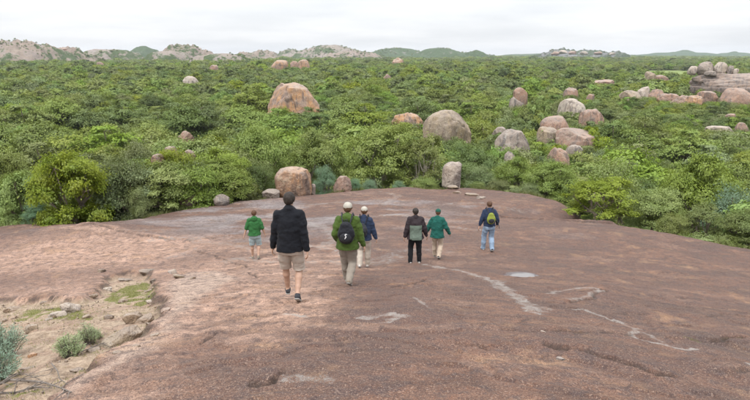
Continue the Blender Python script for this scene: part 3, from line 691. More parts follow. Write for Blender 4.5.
bo(447, 459, 185.5, 189, 'tan', 'flat stone under the upright egg shaped boulder', 67, sit=True, edge=True, cuts=3)
bo(246, 262, 141, 147, 'pink', 'small pink rock glimpsed between the trees above the orange boulder', 68, d=62, cuts=4)
BOULD_X = [b for b in BOULD]
# summit boulders on the far hills
for k, (px, py, w, dd) in enumerate([(a_, b_ + (1.6 if a_ < 300 else .4), c_, d_) for a_, b_, c_, d_ in [(10, 40.5, 12, 1290), (24, 41.5, 10, 1290), (34, 42, 9, 1300), (64, 46, 9, 1340), (74, 47, 7, 1340), (555, 51, 9, 1880), (563, 49.5, 9, 1880), (572, 50.5, 8, 1880), (584, 51, 8, 1980), (598, 51, 8, 1980), (612, 52, 6, 1880), (170, 45.5, 8, 1490), (197, 45, 9, 1490)]]):
    bo(px - w / 2, px + w / 2, py, py + w * 0.45, 'pink' if k % 2 else 'pale', 'pale boulder heaped on a rocky hill along the skyline', 100 + k, d=dd, cuts=5, sit=True, jag=.15, group='boulders on the skyline hills')
BOULD = BOULD_X
# ------------------------------------------------------------------ trees
def crown_leaves(seed, nl, leaf, nlobe=12, lobe=(0.17, 0.30), zlo=0.25, flat=1.0, sub=16, tight=0.35, droop=0.0, open_=0.0):
    """leaf quads in a unit crown: diameter about 1, top at 1. Returns verts, quads, lobe centres, clump centres"""
    r_ = np.random.default_rng(seed)
    lobes = []
    for k in range(nlobe):
        th = 2 * math.pi * (k * 0.618 + r_.uniform(-.08, .08)); rr = math.sqrt((k + 0.3) / nlobe) * 0.36
        zz = zlo + (1 - zlo) * (0.30 + 0.52 * (1 - (rr / 0.42) ** 2)) * r_.uniform(0.62, 1.04)
        s = r_.uniform(*lobe)
        lobes.append((rr * math.cos(th), rr * math.sin(th), min(zz, 1 - s * 0.75 * flat), s))
        if rr > 0.2: lobes.append((rr * 1.05 * math.cos(th + .4), rr * 1.05 * math.sin(th + .4), zlo + (zz - zlo) * r_.uniform(0.15, 0.5), s * 0.85))
    lobes = np.array(lobes)
    cl = []
    for (cx, cy, cz, s) in lobes:
        m = sub; v = r_.normal(size=(m, 3)); v /= np.linalg.norm(v, axis=1)[:, None]; v[:, 2] = np.where(v[:, 2] < -0.3, -v[:, 2] * .5, v[:, 2])
        rad = s * r_.uniform(0.72, 1.05, (m, 1)); cl.append(np.hstack([np.array([[cx, cy, cz]]) + v * rad * np.array([1, 1, .72 * flat]), np.full((m, 1), s), v]))
    cl = np.vstack(cl)
    if open_: cl = cl[r_.random(len(cl)) > open_]
    cl = cl[cl[:, 2] > zlo * 0.6]
    k = r_.integers(0, len(cl), nl); c = cl[k]
    sg = c[:, 3:4] * tight
    off = r_.normal(size=(nl, 3)) * sg * np.array([1, 1, 0.55])
    pos = c[:, :3] + off; pos[:, 2] -= droop * np.hypot(off[:, 0], off[:, 1])
    nrm = c[:, 4:7] * 1.0 + r_.normal(size=(nl, 3)) * 0.32 + np.array([0, 0, 0.5]); nrm /= np.linalg.norm(nrm, axis=1)[:, None]
    t = np.cross(nrm, r_.normal(size=(nl, 3))); t /= np.linalg.norm(t, axis=1)[:, None]; b = np.cross(nrm, t)
    s = leaf * r_.uniform(0.6, 1.3, (nl, 1)); 
    v = np.stack([pos - t * s * .5, pos + b * s * .3, pos + t * s * .5, pos - b * s * .3], 1)
    v = v + 0.12 * s[:, None, :] * np.array([0, 1, 0, 1])[None, :, None] * nrm[:, None, :]
    return v.reshape(-1, 3), np.arange(nl * 4).reshape(-1, 4), lobes, cl
def tube(pts, rads, sides=6):
    pts = np.array(pts, float); n = len(pts); V = []; Fc = []
    for i in range(n):
        a = pts[min(i + 1, n - 1)] - pts[max(i - 1, 0)]; a /= np.linalg.norm(a) + 1e-9
        u_ = np.cross(a, [0.3, 0.9, 0.1]); u_ /= np.linalg.norm(u_) + 1e-9; w_ = np.cross(a, u_)
        for k in range(sides):
            q = 2 * math.pi * k / sides; V.append(pts[i] + rads[i] * (math.cos(q) * u_ + math.sin(q) * w_))
    for i in range(n - 1):
        for k in range(sides):
            Fc.append((i * sides + k, i * sides + (k + 1) % sides, (i + 1) * sides + (k + 1) % sides, (i + 1) * sides + k))
    V.append(pts[-1]); e = len(V) - 1
    for k in range(sides): Fc.append(((n - 1) * sides + k, (n - 1) * sides + (k + 1) % sides, e, e))
    return V, Fc
def trunk_mesh(seed, lobes, clumps, asp, rad=0.028, twigs=90, stems=3):
    """multi-stemmed trunk reaching the lobes; asp = width/height so tubes stay round-ish"""
    r_ = np.random.default_rng(seed); V, Fc = [], []
    def add(pts, rads, s=6):
        v, f = tube(pts, rads, s); o = len(V); V.extend(v); Fc.extend([tuple(i + o for i in q) for q in f])
    forks = []
    for s in range(stems):
        th = 2 * math.pi * s / stems + r_.uniform(-.4, .4); b = np.array([0.03 * math.cos(th), 0.03 * math.sin(th), -0.06])
        e = np.array([0.12 * math.cos(th), 0.12 * math.sin(th), r_.uniform(.28, .42)])
        m1 = b * .6 + e * .4 + r_.normal(size=3) * .015; m2 = b * .25 + e * .75 + r_.normal(size=3) * .02
        add([b, m1, m2, e], [rad * 1.3, rad, rad * .85, rad * .7]); forks.append(e)
    forks = np.array(forks)
    for L_ in lobes:
        c = L_[:3]; k = np.argmin(((forks - c) ** 2).sum(1) + r_.random(len(forks)) * .02); e = forks[k]
        m = e * .5 + c * .5 + r_.normal(size=3) * .03 + np.array([0, 0, -0.03])
        add([e - np.array([0, 0, .02]), m, c], [rad * .62, rad * .42, rad * .22], 5)
        near = clumps[np.argsort(((clumps[:, :3] - c) ** 2).sum(1))[: max(2, twigs // len(lobes))]]
        for q in near: add([c, (c + q[:3]) / 2 + r_.normal(size=3) * .01, q[:3]], [rad * .2, rad * .13, rad * .05], 3)
    V = np.array(V); F4 = np.array(Fc)
    me = bpy.data.meshes.new('trunk'); me.from_pydata([tuple(v) for v in V], [], [tuple(dict.fromkeys(q)) for q in F4.tolist()]); me.update()
    return me
# prototypes ------------------------------------------------
NEARP = [dict(seed=1, nl=34000, leaf=.025, nlobe=11, lobe=(.17, .27), sub=30, tight=.18), dict(seed=2, nl=36000, leaf=.022, nlobe=14, lobe=(.14, .23), sub=26, tight=.20),
         dict(seed=3, nl=32000, leaf=.028, nlobe=16, lobe=(.13, .21), sub=13, tight=.24, zlo=.02, open_=.04), dict(seed=4, nl=16000, leaf=.026, nlobe=14, lobe=(.11, .19), sub=14, tight=.22, open_=.25, zlo=.3),
         dict(seed=5, nl=24000, leaf=.026, nlobe=13, lobe=(.16, .26), sub=22, tight=.3, zlo=.08, flat=.9)]
MIDP = [dict(seed=11, nl=11000, leaf=.042, nlobe=8, lobe=(.20, .30), sub=26, tight=.20, zlo=.12), dict(seed=12, nl=11000, leaf=.040, nlobe=11, lobe=(.15, .24), sub=22, tight=.20, zlo=.12), dict(seed=13, nl=10000, leaf=.044, nlobe=7, lobe=(.22, .32), sub=26, tight=.20, zlo=.10, flat=.85)]
FARP = [dict(seed=21, nl=2200, leaf=.085, nlobe=6, lobe=(.22, .32), sub=18, tight=.18, zlo=.10), dict(seed=22, nl=2200, leaf=.085, nlobe=9, lobe=(.16, .26), sub=14, tight=.18, zlo=.10), dict(seed=23, nl=2000, leaf=.09, nlobe=6, lobe=(.22, .34), sub=16, tight=.18, zlo=.08, flat=.85)]
def build_proto(pr, twigs, stems):
    v, f, lo, cl = crown_leaves(**pr)
    zt = np.quantile(v[:, 2], .998); rr = np.quantile(np.hypot(v[:, 0], v[:, 1]), .985) * 2
    v = v / np.array([rr, rr, zt]); lo = lo.copy(); cl = cl.copy(); lo[:, :3] /= [rr, rr, zt]; cl[:, :3] /= [rr, rr, zt]
    c = np_mesh('crown', v, f, False); t = trunk_mesh(pr['seed'], lo, cl, 1, twigs=twigs, stems=stems)
    c.materials.append(ML['mid']); t.materials.append(BARK)
    return c, t
NEAR = [build_proto(p, 160, 3) for p in NEARP]; MID = [build_proto(p, 24, 2) for p in MIDP]; FAR = [build_proto(p, 0, 2) for p in FARP]
TREES = []   # (x, y, w, h) of trees placed, for spacing
NTREE = [0]
def tree(x, y, w, h, protos, k, leafm, label, cat='tree', group=None, name='tree', bark=None, rot=None, base=None):
    cm, tm = protos[k % len(protos)]
    z = float(ground(np.array([x]), np.array([y]))[0]) if base is None else base
    e = empty(name, (x, y, z), rnd.uniform(0, 6.28) if rot is None else rot); tag(e, label, cat, group)
    e.scale = (w, w, h)
    for nm, me, mt in (('trunk', tm, bark or BARK), ('crown', cm, ML[leafm])):
        o = bpy.data.objects.new(nm, me); C.objects.link(o); o.parent = e
        o.material_slots[0].link = 'OBJECT'; o.material_slots[0].material = mt
    TREES.append((x, y, w, h)); NTREE[0] += 1
    return e

def ptree(x0, x1, yt, off, kind, protok, label, cat='tree', name='tree', d=None, group=None, hmul=1.0, bark=None):
    """a named tree: crown spans x0..x1 with its top at yt, `off` metres beyond the slope edge"""
    xc = (x0 + x1) / 2; r = ray(xc, yt)
    if d is None: d = float(Redge(az_of(np.array([r[0]]), np.array([r[1]])))[0]) + off
    x, y, zt = r[0] * d, r[1] * d, r[2] * d
    z = float(ground(np.array([x]), np.array([y]))[0]); rz = float(rock_z(np.array([x]), np.array([y]), False)[0])
    z = max(z, rz) if off < 1.5 else z
    _, _, dep = proj(x, y, zt)
    w = (x1 - x0) / F * dep; h = max(zt - z, 0.5)
    return tree(x, y, w, h * hmul, NEAR, protok, kind, label, cat, group, name, base=z - .05, bark=bark)
pt = ptree
T0 = len(TREES)
pt(22, 104, 150, 2.0, 'yellow', 2, 'bright yellow green broad leaved tree rising behind the left hump of the slope')
pt(90, 148, 153, 3.4, 'dark', 4, 'dark grey green bushy tree right of the bright yellow green tree on the left')
pt(142, 198, 147, 3.6, 'yellow', 3, 'airy yellow green tree in front of the grey rock outcrop')
pt(190, 250, 148, 3.8, 'bright', 3, 'vivid green tree with yellow tips above the split grey boulder')
pt(-14, 46, 170, 2.2, 'bright', 2, 'green tree cut by the left border behind the slope hump')
pt(-30, 30, 148, 8, 'olive', 1, 'olive tree behind the green tree at the left border')
pt(222, 292, 124, 9.5, 'mid', 1, 'tall rounded green tree above and left of the orange boulder at the edge')
pt(284, 346, 128, 10.5, 'mid', 0, 'rounded green tree rising behind the squat orange boulder')
pt(236, 276, 160, 3.5, 'dark', 4, 'dark bush filling the shade left of the squat orange boulder')
pt(342, 424, 124, 8.5, 'bright', 1, 'large spreading tree with pale limbs behind the middle of the slope edge', bark=BARKP)
pt(398, 450, 134, 7.0, 'mid', 3, 'green tree with a curved pale branch left of the egg shaped boulder', bark=BARKP)
pt(446, 500, 142, 9.0, 'dark', 1, 'dense dark green tree behind the egg shaped boulder')
pt(462, 500, 165, 2.8, 'grey', 4, 'soft grey green bush just right of the egg shaped boulder')
pt(494, 540, 156, 6.5, 'mid', 0, 'green tree below the grey and white boulder')
pt(524, 582, 160, 4.6, 'bright', 1, 'fresh green tree below the leaning reddish slab')
pt(566, 644, 177, 2.2, 'gold', 3, 'yellow leaved tree leaning over the right part of the slope edge')
pt(588, 650, 158, 9.5, 'grey', 4, 'grey green rounded tree behind the yellow leaved tree')
pt(630, 694, 188, 4.2, 'grey', 1, 'grey green leafy tree right of the yellow leaved tree')
pt(664, 752, 153, 13, 'bright', 0, 'broad bright green tree, widest on the right side')
pt(700, 768, 184, 8.0, 'blue', 4, 'bluish green bush at the right border under the broad bright tree')
pt(684, 726, 203, 3.0, 'olive', 3, 'sparse olive bush on the right edge of the slope')
pt(722, 775, 208, 2.4, 'mid', 1, 'green bush cut by the right border at the slope edge')
pt(656, 690, 212, 2.0, 'mid', 4, 'small green bush hugging the right slope edge')
pt(60, 110, 168, 6.5, 'olive', 0, 'olive tree between the yellow green tree and the dark bushy tree')
pt(110, 160, 140, 9, 'grey', 1, 'pale grey green tree left of the rock outcrop')
pt(196, 240, 132, 12, 'dark', 0, 'dark tree standing over the rock outcrop')
pt(312, 338, 165, 1.6, 'blue', 4, 'pale bluish bush between the orange boulder and the conical one', 'bush', 'bush')
pt(347, 362, 177, 1.2, 'blue', 4, 'round bluish bush right beside the conical boulder', 'bush', 'bush')
pt(361, 378, 178, 1.4, 'blue', 4, 'second round bluish bush from the conical boulder', 'bush', 'bush')
pt(391, 407, 180, 1.1, 'blue', 4, 'low bluish bush alone on the middle of the slope edge', 'bush', 'bush')
pt(407, 440, 176, 1.9, 'mid', 4, 'low green bush left of the egg shaped boulder', 'bush', 'bush')
pt(468, 486, 181, 1.0, 'mid', 4, 'small green bush at the slope edge right of the egg shaped boulder', 'bush', 'bush')
pt(484, 512, 178, 1.8, 'olive', 4, 'low olive bush where the slope edge starts to fall to the right', 'bush', 'bush')
pt(512, 546, 182, 1.6, 'grey', 4, 'low grey green bush below the fresh green tree', 'bush', 'bush')
pt(570, 590, 204, 0.2, 'dark', 3, 'dark twiggy bush in the notch of the slope under the yellow tree', 'bush', 'bush')
pt(126, 150, 186, 1.6, 'grey', 4, 'grey green bush at the left slope edge below the outcrop', 'bush', 'bush')
pt(20, 50, 202, 1.0, 'blue', 4, 'pale bush low in front of the yellow green tree on the left', 'bush', 'bush')
pt(186, 214, 186, 1.8, 'bright', 3, 'vivid green bush just left of the split grey boulder', 'bush', 'bush')
pt(228, 262, 184, 1.8, 'mid', 2, 'green bush just right of the split grey boulder', 'bush', 'bush')
pt(688, 762, 97, 0, 'dark', 4, 'broad round dark green bush below the cliff', d=130) if False else None

def grid_pts(s, d0, d1, azm, seed):
    r_ = np.random.default_rng(seed); n = int(d1 / s) + 2
    i, j = np.meshgrid(np.arange(-n, n), np.arange(0, n), indexing='ij'); i = i.ravel(); j = j.ravel()
    x = (i + 0.5 * (j % 2) + r_.uniform(-.42, .42, len(i))) * s; y = (j + r_.uniform(-.42, .42, len(i))) * s * .87
    d = np.hypot(x, y); az = np.abs(az_of(x, y)); m = (d >= d0) & (d < d1) & (az < azm)
    return x[m], y[m]
SPEC = ['mid', 'bright', 'grey', 'dark', 'olive', 'yellow']
def species(x, y, seed):
    r_ = np.random.default_rng(seed); n = fbm2(x / 30, y / 30, 3, 120); m = fbm2(x / 14, y / 14, 2, 121); q = r_.random(len(x))
    s = np.zeros(len(x), int)
    v = q + 0.5 * n
    s = np.where(v < 0.12, 3, np.where(v < 0.36, 0, np.where(v < 0.56, 2, np.where(v < 0.72, 4, np.where(v < 0.98, 1, 5)))))
    return np.where((m > .3) & (q < .6), 3, s)
PX = np.array([list(b[:8]) for b in BOULD])
def limit(x, y, zg, w, h):
    """allowed height so that a tree does not hide a boulder that stands in the open; 0 = leave it out"""
    px, py, dep = proj(x, y, zg + h); hw = w / 2 / dep * F; d = np.hypot(x, y)
    ok = h.copy()
    for (x0, x1, yt, yb, db, bx, by, bw) in PX:
        inside = np.hypot(x - bx, y - by) < bw * 0.95 + w * 0.25; inside[len(x) - NF:] = False; ok[inside] = 0
        m = (d < db) & (px + hw * .75 > x0) & (px - hw * .75 < x1)
        if not m.any(): continue
        yl = yb - (yb - yt) * 0.42 * ((np.arange(len(x)) * 7919) % 10) / 10.0
        u_ = (200 - yl) / F; dirz = (-SP_ + u_ * CP) / (CP + u_ * SP_)      # height/forward ratio on that row
        zmax = y * dirz
        ok[m] = np.minimum(ok[m], (zmax - zg)[m])
    return ok
SP_ = math.sin(PITCH)
cand = []
for (s, d0, d1, wm, sd) in ((6.3, 20, 170, 1.30, 1), (6.0, 170, 520, 1.28, 2), (7.4, 520, 1300, 1.32, 3), (13.5, 1300, 3600, 1.4, 4)):
    x, y = grid_pts(s, d0, d1, 41 if d0 < 1300 else 38, 500 + sd)
    e = np.hypot(x, y) - Redge(az_of(x, y)); m = e > 3.4
    for q in FIELDS: pass
    m &= fieldmask(x, y) < 0.5
    gap = fbm2(x / 22, y / 22, 3, 130); m &= gap < 0.50
    x, y = x[m], y[m]; e = e[m]
    r_ = np.random.default_rng(600 + sd); q = r_.random(len(x))
    w = s * wm * (0.50 + 0.55 * q + 0.55 * q ** 4) * (1 + .25 * fbm2(x / 18, y / 18, 2, 131)); h = w * r_.uniform(.66, .98, len(x)) * (.92 if d0 < 520 else .85 if d0 < 1300 else .5)
    h = np.where(e < 25, np.minimum(h, 4.2 + e * .10), h); 
    zg = ground(x, y); zh = hills_z(x, y); onh = zh > zg + 1
    # bare rock on the hills stays mostly bare
    hb = np.zeros(len(x), bool)
    keep = ~onh | (fbm2(x / 45, y / 45, 3, 133) > 0.02); w = np.where(onh, w * .34, w); h = np.where(onh, h * .34, h)
    zg = np.maximum(zg, zh)
    cand.append(np.stack([x, y, w, h, zg], 1)[keep])
cand = np.vstack(cand)
# bushes growing against the foot of every boulder
fill = []
for (x0, x1, yt, yb, db, bx, by, bw, need, dpp) in BOULD:
    if not need: continue
    az = math.atan2(bx, by); wl_ = bw * 2; n_ = max(2, int(wl_ / 2.3) + 1)
    for row, back in ((0, 1.6), (1, 4.2)):
        for k in range(n_ + 1):
            q = (k + (0.5 if row else 0)) / n_ * 2 - 1 + rnd.uniform(-.1, .1); s_ = q * (bw + 1.2)
            fr = bw * dpp * math.sqrt(max(0.05, 1 - min(1, abs(q)) ** 2)) + back
            if row == 0 and db > 260: continue
            dd_ = db - fr; X_ = math.sin(az) * dd_ + math.cos(az) * s_; Y_ = math.cos(az) * dd_ - math.sin(az) * s_
            g_ = float(ground(np.array([X_]), np.array([Y_]))[0]); r_ = ray((x0 + x1) / 2, yb - 1.5 - min(8, (yb - yt) * .32) * rnd.random() + rnd.uniform(-1.0, 1.0)); t_ = r_[2] * math.hypot(X_, Y_)
            h_ = t_ - g_
            if h_ < .6 or math.hypot(X_, Y_) < Redge(az_of(np.array([X_]), np.array([Y_])))[0] + 1: continue
            fill.append((X_, Y_, max(2.6, min(h_ * 1.1, 7)) * rnd.uniform(.85, 1.1), h_, g_))
fill = np.array(fill); NF = len(fill)
cand = np.vstack([cand, fill])
x, y, w, h, zg = cand.T
for (tx, ty, tw, th) in TREES:
    m = np.hypot(x - tx, y - ty) < (tw + w) * 0.28; m[len(x) - NF:] = False; h[m] = 0
h = np.where(h > 0, np.minimum(h, limit(x, y, zg, w, h)), 0)
m = h > 0.9; cand = cand[m]; cand[:, 3] = h[m]
x, y, w, h, zg = cand.T
# the slope must hide only what lies behind it: keep crowns no wider than about twice their height
w = np.minimum(w, h * 2.2); cand[:, 2] = w
sp = species(x, y, 9); d = np.hypot(x, y)
px, py, dep = proj(x, y, zg + h)
vis = (px > -20) & (px < 770)
size = np.where(vis, w / dep, 0)
order = np.argsort(-size); single = np.zeros(len(x), bool); single[order[:290 - len(TREES)]] = True
DESC = {'mid': 'mid green rounded tree in the woodland beyond the slope', 'bright': 'fresh bright green tree in the woodland beyond the slope', 'grey': 'grey green leafy tree in the woodland beyond the slope',
        'dark': 'dark green dense tree in the woodland beyond the slope', 'olive': 'dull olive tree in the woodland beyond the slope', 'yellow': 'yellowish leafy tree in the woodland beyond the slope'}
GRP = {k: k + ' toned trees of the woodland' for k in DESC}
GRP = {'mid': 'mid green woodland trees', 'bright': 'bright green woodland trees', 'grey': 'grey green woodland trees', 'dark': 'dark green woodland trees', 'olive': 'olive woodland trees', 'yellow': 'yellowish woodland trees'}
LAND = [(292, 100, 'the huge split orange boulder'), (290, 65, 'the far trio of orange boulders'), (407, 120, 'the low sloping orange boulder'), (447, 127, 'the large domed tan boulder'), (517, 100, 'the rounded boulder balanced on a block'),
        (571, 108, 'the pale domed boulder'), (574, 139, 'the wide squared pinkish boulder'), (512, 142, 'the grey and white boulder'), (700, 90, 'the cliff'), (660, 97, 'the jagged rock band'), (722, 128, 'the flat pale slab'),
        (172, 150, 'the rock outcrop'), (293, 181, 'the squat orange boulder'), (451, 175, 'the egg shaped boulder'), (605, 200, 'the yellow leaved tree'), (65, 185, 'the bright yellow green tree'), (708, 185, 'the broad bright green tree'), (400, 160, 'the spreading tree with pale limbs')]
ADJ = {'mid': 'mid green', 'bright': 'bright green', 'grey': 'grey green', 'dark': 'dark green', 'olive': 'olive', 'yellow': 'yellowish'}
sel = list(np.nonzero(single)[0]); lab = {}
for i in sel:
    cx_, cy_ = px[i], py[i] + h[i] / dep[i] * F * .4
    if cx_ < -2 or cx_ > 752: where = 'past the %s border' % ('left' if cx_ < 0 else 'right')
    else:
        lx, ly_, nm = min(LAND, key=lambda q: math.hypot(q[0] - cx_, (q[1] - cy_) * 1.4)); ddx, ddy = cx_ - lx, cy_ - ly_
        rel = ('left of ' if ddx < 0 else 'right of ') if abs(ddx) > 1.3 * abs(ddy) else ('beyond ' if ddy < 0 else 'in front of '); where = rel + nm
    lab.setdefault((SPEC[sp[i]], where), []).append(i)
for (s, where), ii in lab.items():
    ii.sort(key=lambda i: -w[i] / dep[i]); rank = {1: [''], 2: ['larger ', 'smaller '], 3: ['largest ', 'middle sized ', 'smallest ']}.get(len(ii), [''] * len(ii))
    for k, i in enumerate(ii):
        tree(x[i], y[i], w[i], h[i], NEAR if d[i] < 62 else MID, int(i), s, rank[k] + ADJ[s] + ' woodland tree ' + where, 'tree', GRP[s], base=zg[i] - .1)

# every other tree of the woodland: one countless mass, real crowns set out by geometry nodes
rest = np.nonzero(~single)[0]
xs, ys, ws, hs, zs, ss, dsn = x[rest], y[rest], w[rest], h[rest], zg[rest] - .1, sp[rest], d[rest]
r_ = np.random.default_rng(77)
idx = np.where(dsn < 230, ss * 3 + r_.integers(0, 3, len(rest)), 18 + ss * 3 + r_.integers(0, 3, len(rest)))
# undergrowth in the gaps
ux, uy = grid_pts(2.3, 20, 150, 41, 801); ux2, uy2 = grid_pts(4.5, 150, 420, 41, 802); ux, uy = np.append(ux, ux2), np.append(uy, uy2)
ue = np.hypot(ux, uy) - Redge(az_of(ux, uy)); m = (ue > 1.5) & (fieldmask(ux, uy) < .5); ux, uy, ue = ux[m], uy[m], ue[m]
uw = r_.uniform(1.3, 2.8, len(ux)) * np.where(np.hypot(ux, uy) > 150, 1.5, 1); uh = uw * r_.uniform(.25, .5, len(ux)); uz = ground(ux, uy)
NF = 0; uh = np.minimum(uh, limit(ux, uy, uz, uw, uh)); m = uh > .25
ux, uy, uw, uh, uz = ux[m], uy[m], uw[m], uh[m], uz[m] - .05
ui = np.array([0, 2, 4, 3, 1])[r_.integers(0, 5, len(ux))] * 3 + r_.integers(0, 3, len(ux)); ui = np.where(np.hypot(ux, uy) > 60, ui + 18, ui)
def pmesh(name, X, Y, Z, W, H, I):
    me = bpy.data.meshes.new(name); me.vertices.add(len(X)); me.vertices.foreach_set('co', np.stack([X, Y, Z], 1).astype(np.float32).ravel())
    a = me.attributes.new('siz', 'FLOAT_VECTOR', 'POINT'); a.data.foreach_set('vector', np.stack([W, W, H], 1).astype(np.float32).ravel())
    a = me.attributes.new('kindno', 'INT', 'POINT'); a.data.foreach_set('value', I.astype(np.int32))
    a = me.attributes.new('turn', 'FLOAT', 'POINT'); a.data.foreach_set('value', r_.uniform(0, 6.28, len(X)).astype(np.float32))
    return me
SRC = []
for grp in (MID, FAR):
    for s in SPEC:
        for c, t in grp:
            m2 = c.copy(); m2.materials[0] = ML[s]; SRC.append(bpy.data.objects.new('crown_source', m2))
def scatter(name, me, sources, align=False):
    """geometry nodes: real copies of the source meshes on the points"""
    ng = bpy.data.node_groups.new(name, 'GeometryNodeTree')
    ng.interface.new_socket('Geometry', in_out='INPUT', socket_type='NodeSocketGeometry'); ng.interface.new_socket('Geometry', in_out='OUTPUT', socket_type='NodeSocketGeometry')
    N = ng.nodes.new; K = ng.links.new
    gi, go = N('NodeGroupInput'), N('NodeGroupOutput'); j = N('GeometryNodeJoinGeometry')
    mp = N('GeometryNodeMeshToPoints'); K(gi.outputs[0], mp.inputs[0])
    a1 = N('GeometryNodeInputNamedAttribute'); a1.data_type = 'FLOAT_VECTOR'; a1.inputs[0].default_value = 'siz'
    a2 = N('GeometryNodeInputNamedAttribute'); a2.data_type = 'INT'; a2.inputs[0].default_value = 'kindno'
    a3 = N('GeometryNodeInputNamedAttribute'); a3.data_type = 'FLOAT'; a3.inputs[0].default_value = 'turn'
    cx = N('ShaderNodeCombineXYZ'); K(a3.outputs[0], cx.inputs[2])
    er = N('FunctionNodeEulerToRotation'); K(cx.outputs[0], er.inputs[0])
    for k, so in enumerate(sources):
        cmp_ = N('FunctionNodeCompare'); cmp_.data_type = 'INT'; cmp_.operation = 'EQUAL'; K(a2.outputs[0], cmp_.inputs[2]); cmp_.inputs[3].default_value = k
        oi = N('GeometryNodeObjectInfo'); oi.inputs[0].default_value = so; oi.inputs[1].default_value = False
        ip = N('GeometryNodeInstanceOnPoints'); K(mp.outputs[0], ip.inputs['Points']); K(cmp_.outputs[0], ip.inputs['Selection']); K(oi.outputs['Geometry'], ip.inputs['Instance'])
        K(er.outputs[0], ip.inputs['Rotation']); K(a1.outputs[0], ip.inputs['Scale']); K(ip.outputs[0], j.inputs[0])
    K(j.outputs[0], go.inputs[0])
    o = link(name, me); md = o.modifiers.new('scatter', 'NODES'); md.node_group = ng
    return o
stuff(scatter('woodland', pmesh('woodland', xs, ys, zs, ws, hs, idx), SRC), 'endless green bushveld woodland filling the valley to the skyline', 'woodland')
stuff(scatter('undergrowth', pmesh('undergrowth', ux, uy, uz, uw, uh, ui), SRC), 'low scrub filling the gaps between the trees beyond the slope', 'undergrowth')
print('trees', NTREE[0], 'rest', len(rest), 'undergrowth', len(ux))
# ------------------------------------------------------------------ the hollow: stones, plants, dead wood
def on_rock(px, py):
    x, y, d = hit(px, py)
    for _ in range(4):
        z = rock_at(x, y); r = ray(px, py); k = z / r[2]; x, y = r[0] * k, r[1] * k
    return x, y, rock_at(x, y)
def stone(x0, x1, y0, y1, mat, label, seed, flat=.42, tilt=(0, 0), turn=0, n=3.0, name='stone', lift=0.0):
    x, y, z = on_rock((x0 + x1) / 2, y1 - (y1 - y0) * .25); dep = proj(x, y, z)[2]
    w = (x1 - x0) / F * dep / 2; p, f, cr = rock_shape(seed, n + 1.5, 4, 9, .12, 0, 0, .18)
    p[:, 2] = np.where(p[:, 2] > 0, p[:, 2], p[:, 2] * .8)
    hgt = max((y1 - y0) / F * dep, .03) * flat
    V = p * np.array([w, max(w * .55, hgt), hgt]); me = np_mesh(name, V, f); a = me.attributes.new('crack', 'FLOAT', 'POINT')
    o = link(name, me, MB[mat], None, (x, y, z + hgt * (.35 + lift))); o.rotation_euler = (R(tilt[0]), R(tilt[1]), R(turn) - math.atan2(x, y)); tag(o, label, 'stone'); return o
stone(139, 157, 266, 275, 'slab', 'brown slab of rock at the top of the mossy hollow', 201, tilt=(12, 8))
stone(150, 158, 276, 283, 'slab', 'small brown stone just below the top slab of the hollow', 202)
stone(168, 177, 268, 275, 'pale', 'small pale stone right of the top slab of the hollow', 203)
stone(173, 185, 273, 280, 'slab', 'brown wedge stone in front of the small pale stone', 204, tilt=(0, 14))
stone(126, 141, 307, 325, 'slab', 'dark slab leaning upright in the middle of the hollow', 205, flat=.45, tilt=(-20, -38), n=5, lift=.5)
stone(133, 154, 311, 323, 'slab', 'long brown slab leaning against the dark upright one', 206, tilt=(8, -24), n=4)
stone(101, 142, 326, 345, 'slab', 'longest flat slab lying slantwise along the hollow', 207, flat=.42, tilt=(6, -22), n=4)
stone(161, 171, 307, 314, 'orange', 'rusty stone at the right rim of the hollow', 208)
stone(130, 141, 344, 349, 'slab', 'small dark stone below the longest slab', 209)
stone(60, 81, 301, 315, 'pale', 'pale slab tilted against the upper rim of the hollow', 210, tilt=(10, 26), n=4)
stone(48, 66, 308, 317, 'pale', 'flat pale stone left of the tilted pale slab', 211, flat=.4, n=4)
stone(45, 53, 316, 320, 'grey', 'small grey stone in front of the flat pale stone', 212)
stone(26, 38, 322, 333, 'slab', 'brown block beside the blue green shrub', 213)
stone(28, 37, 350, 357, 'orange', 'red brown round stone between the two shrubs', 214, n=2.3)
stone(98, 106, 268, 273, 'slab', 'stone on the bare rock above the hollow to the left', 215)
stone(86, 98, 293, 299, 'slab', 'low brown stone on the rim between the two mossy patches', 216)
stone(103, 112, 286, 292, 'pale', 'low pale stone left of the upper moss', 217)
stone(40, 48, 299, 303, 'slab', 'brown stone under the rim of the hollow', 218)
stone(146, 152, 300, 305, 'pale', 'small pale stone at the foot of the upper moss', 219)
stone(112, 122, 350, 355, 'slab', 'lowest brown stone on the right rim of the hollow', 220)
stone(464, 480, 193, 196.5, 'slab', 'flat stone lying near the slope edge right of the egg shaped boulder', 221, flat=.5)
stone(476, 486, 196, 199, 'grey', 'second flat stone near the slope edge, a little lower', 222, flat=.5)
stone(452, 462, 191, 194, 'slab', 'smallest flat stone below the egg shaped boulder', 223, flat=.5)
stone(192, 204, 203.5, 208, 'slab', 'flat brown stone at the left slope edge before the split grey boulder', 224, flat=.5)
stone(232, 244, 196.5, 201, 'grey', 'flat grey stone between the split grey boulder and the grey slab', 225, flat=.5)
stone(155, 159, 356, 358, 'pale', 'tiny white chip of stone on the slope', 226) if False else None
stone(540, 546, 331, 334, 'pale', 'white chip of stone on the right part of the slope', 227)
stone(556, 565, 356, 361, 'pale', 'long white chip of stone beside the mossy crack', 228)

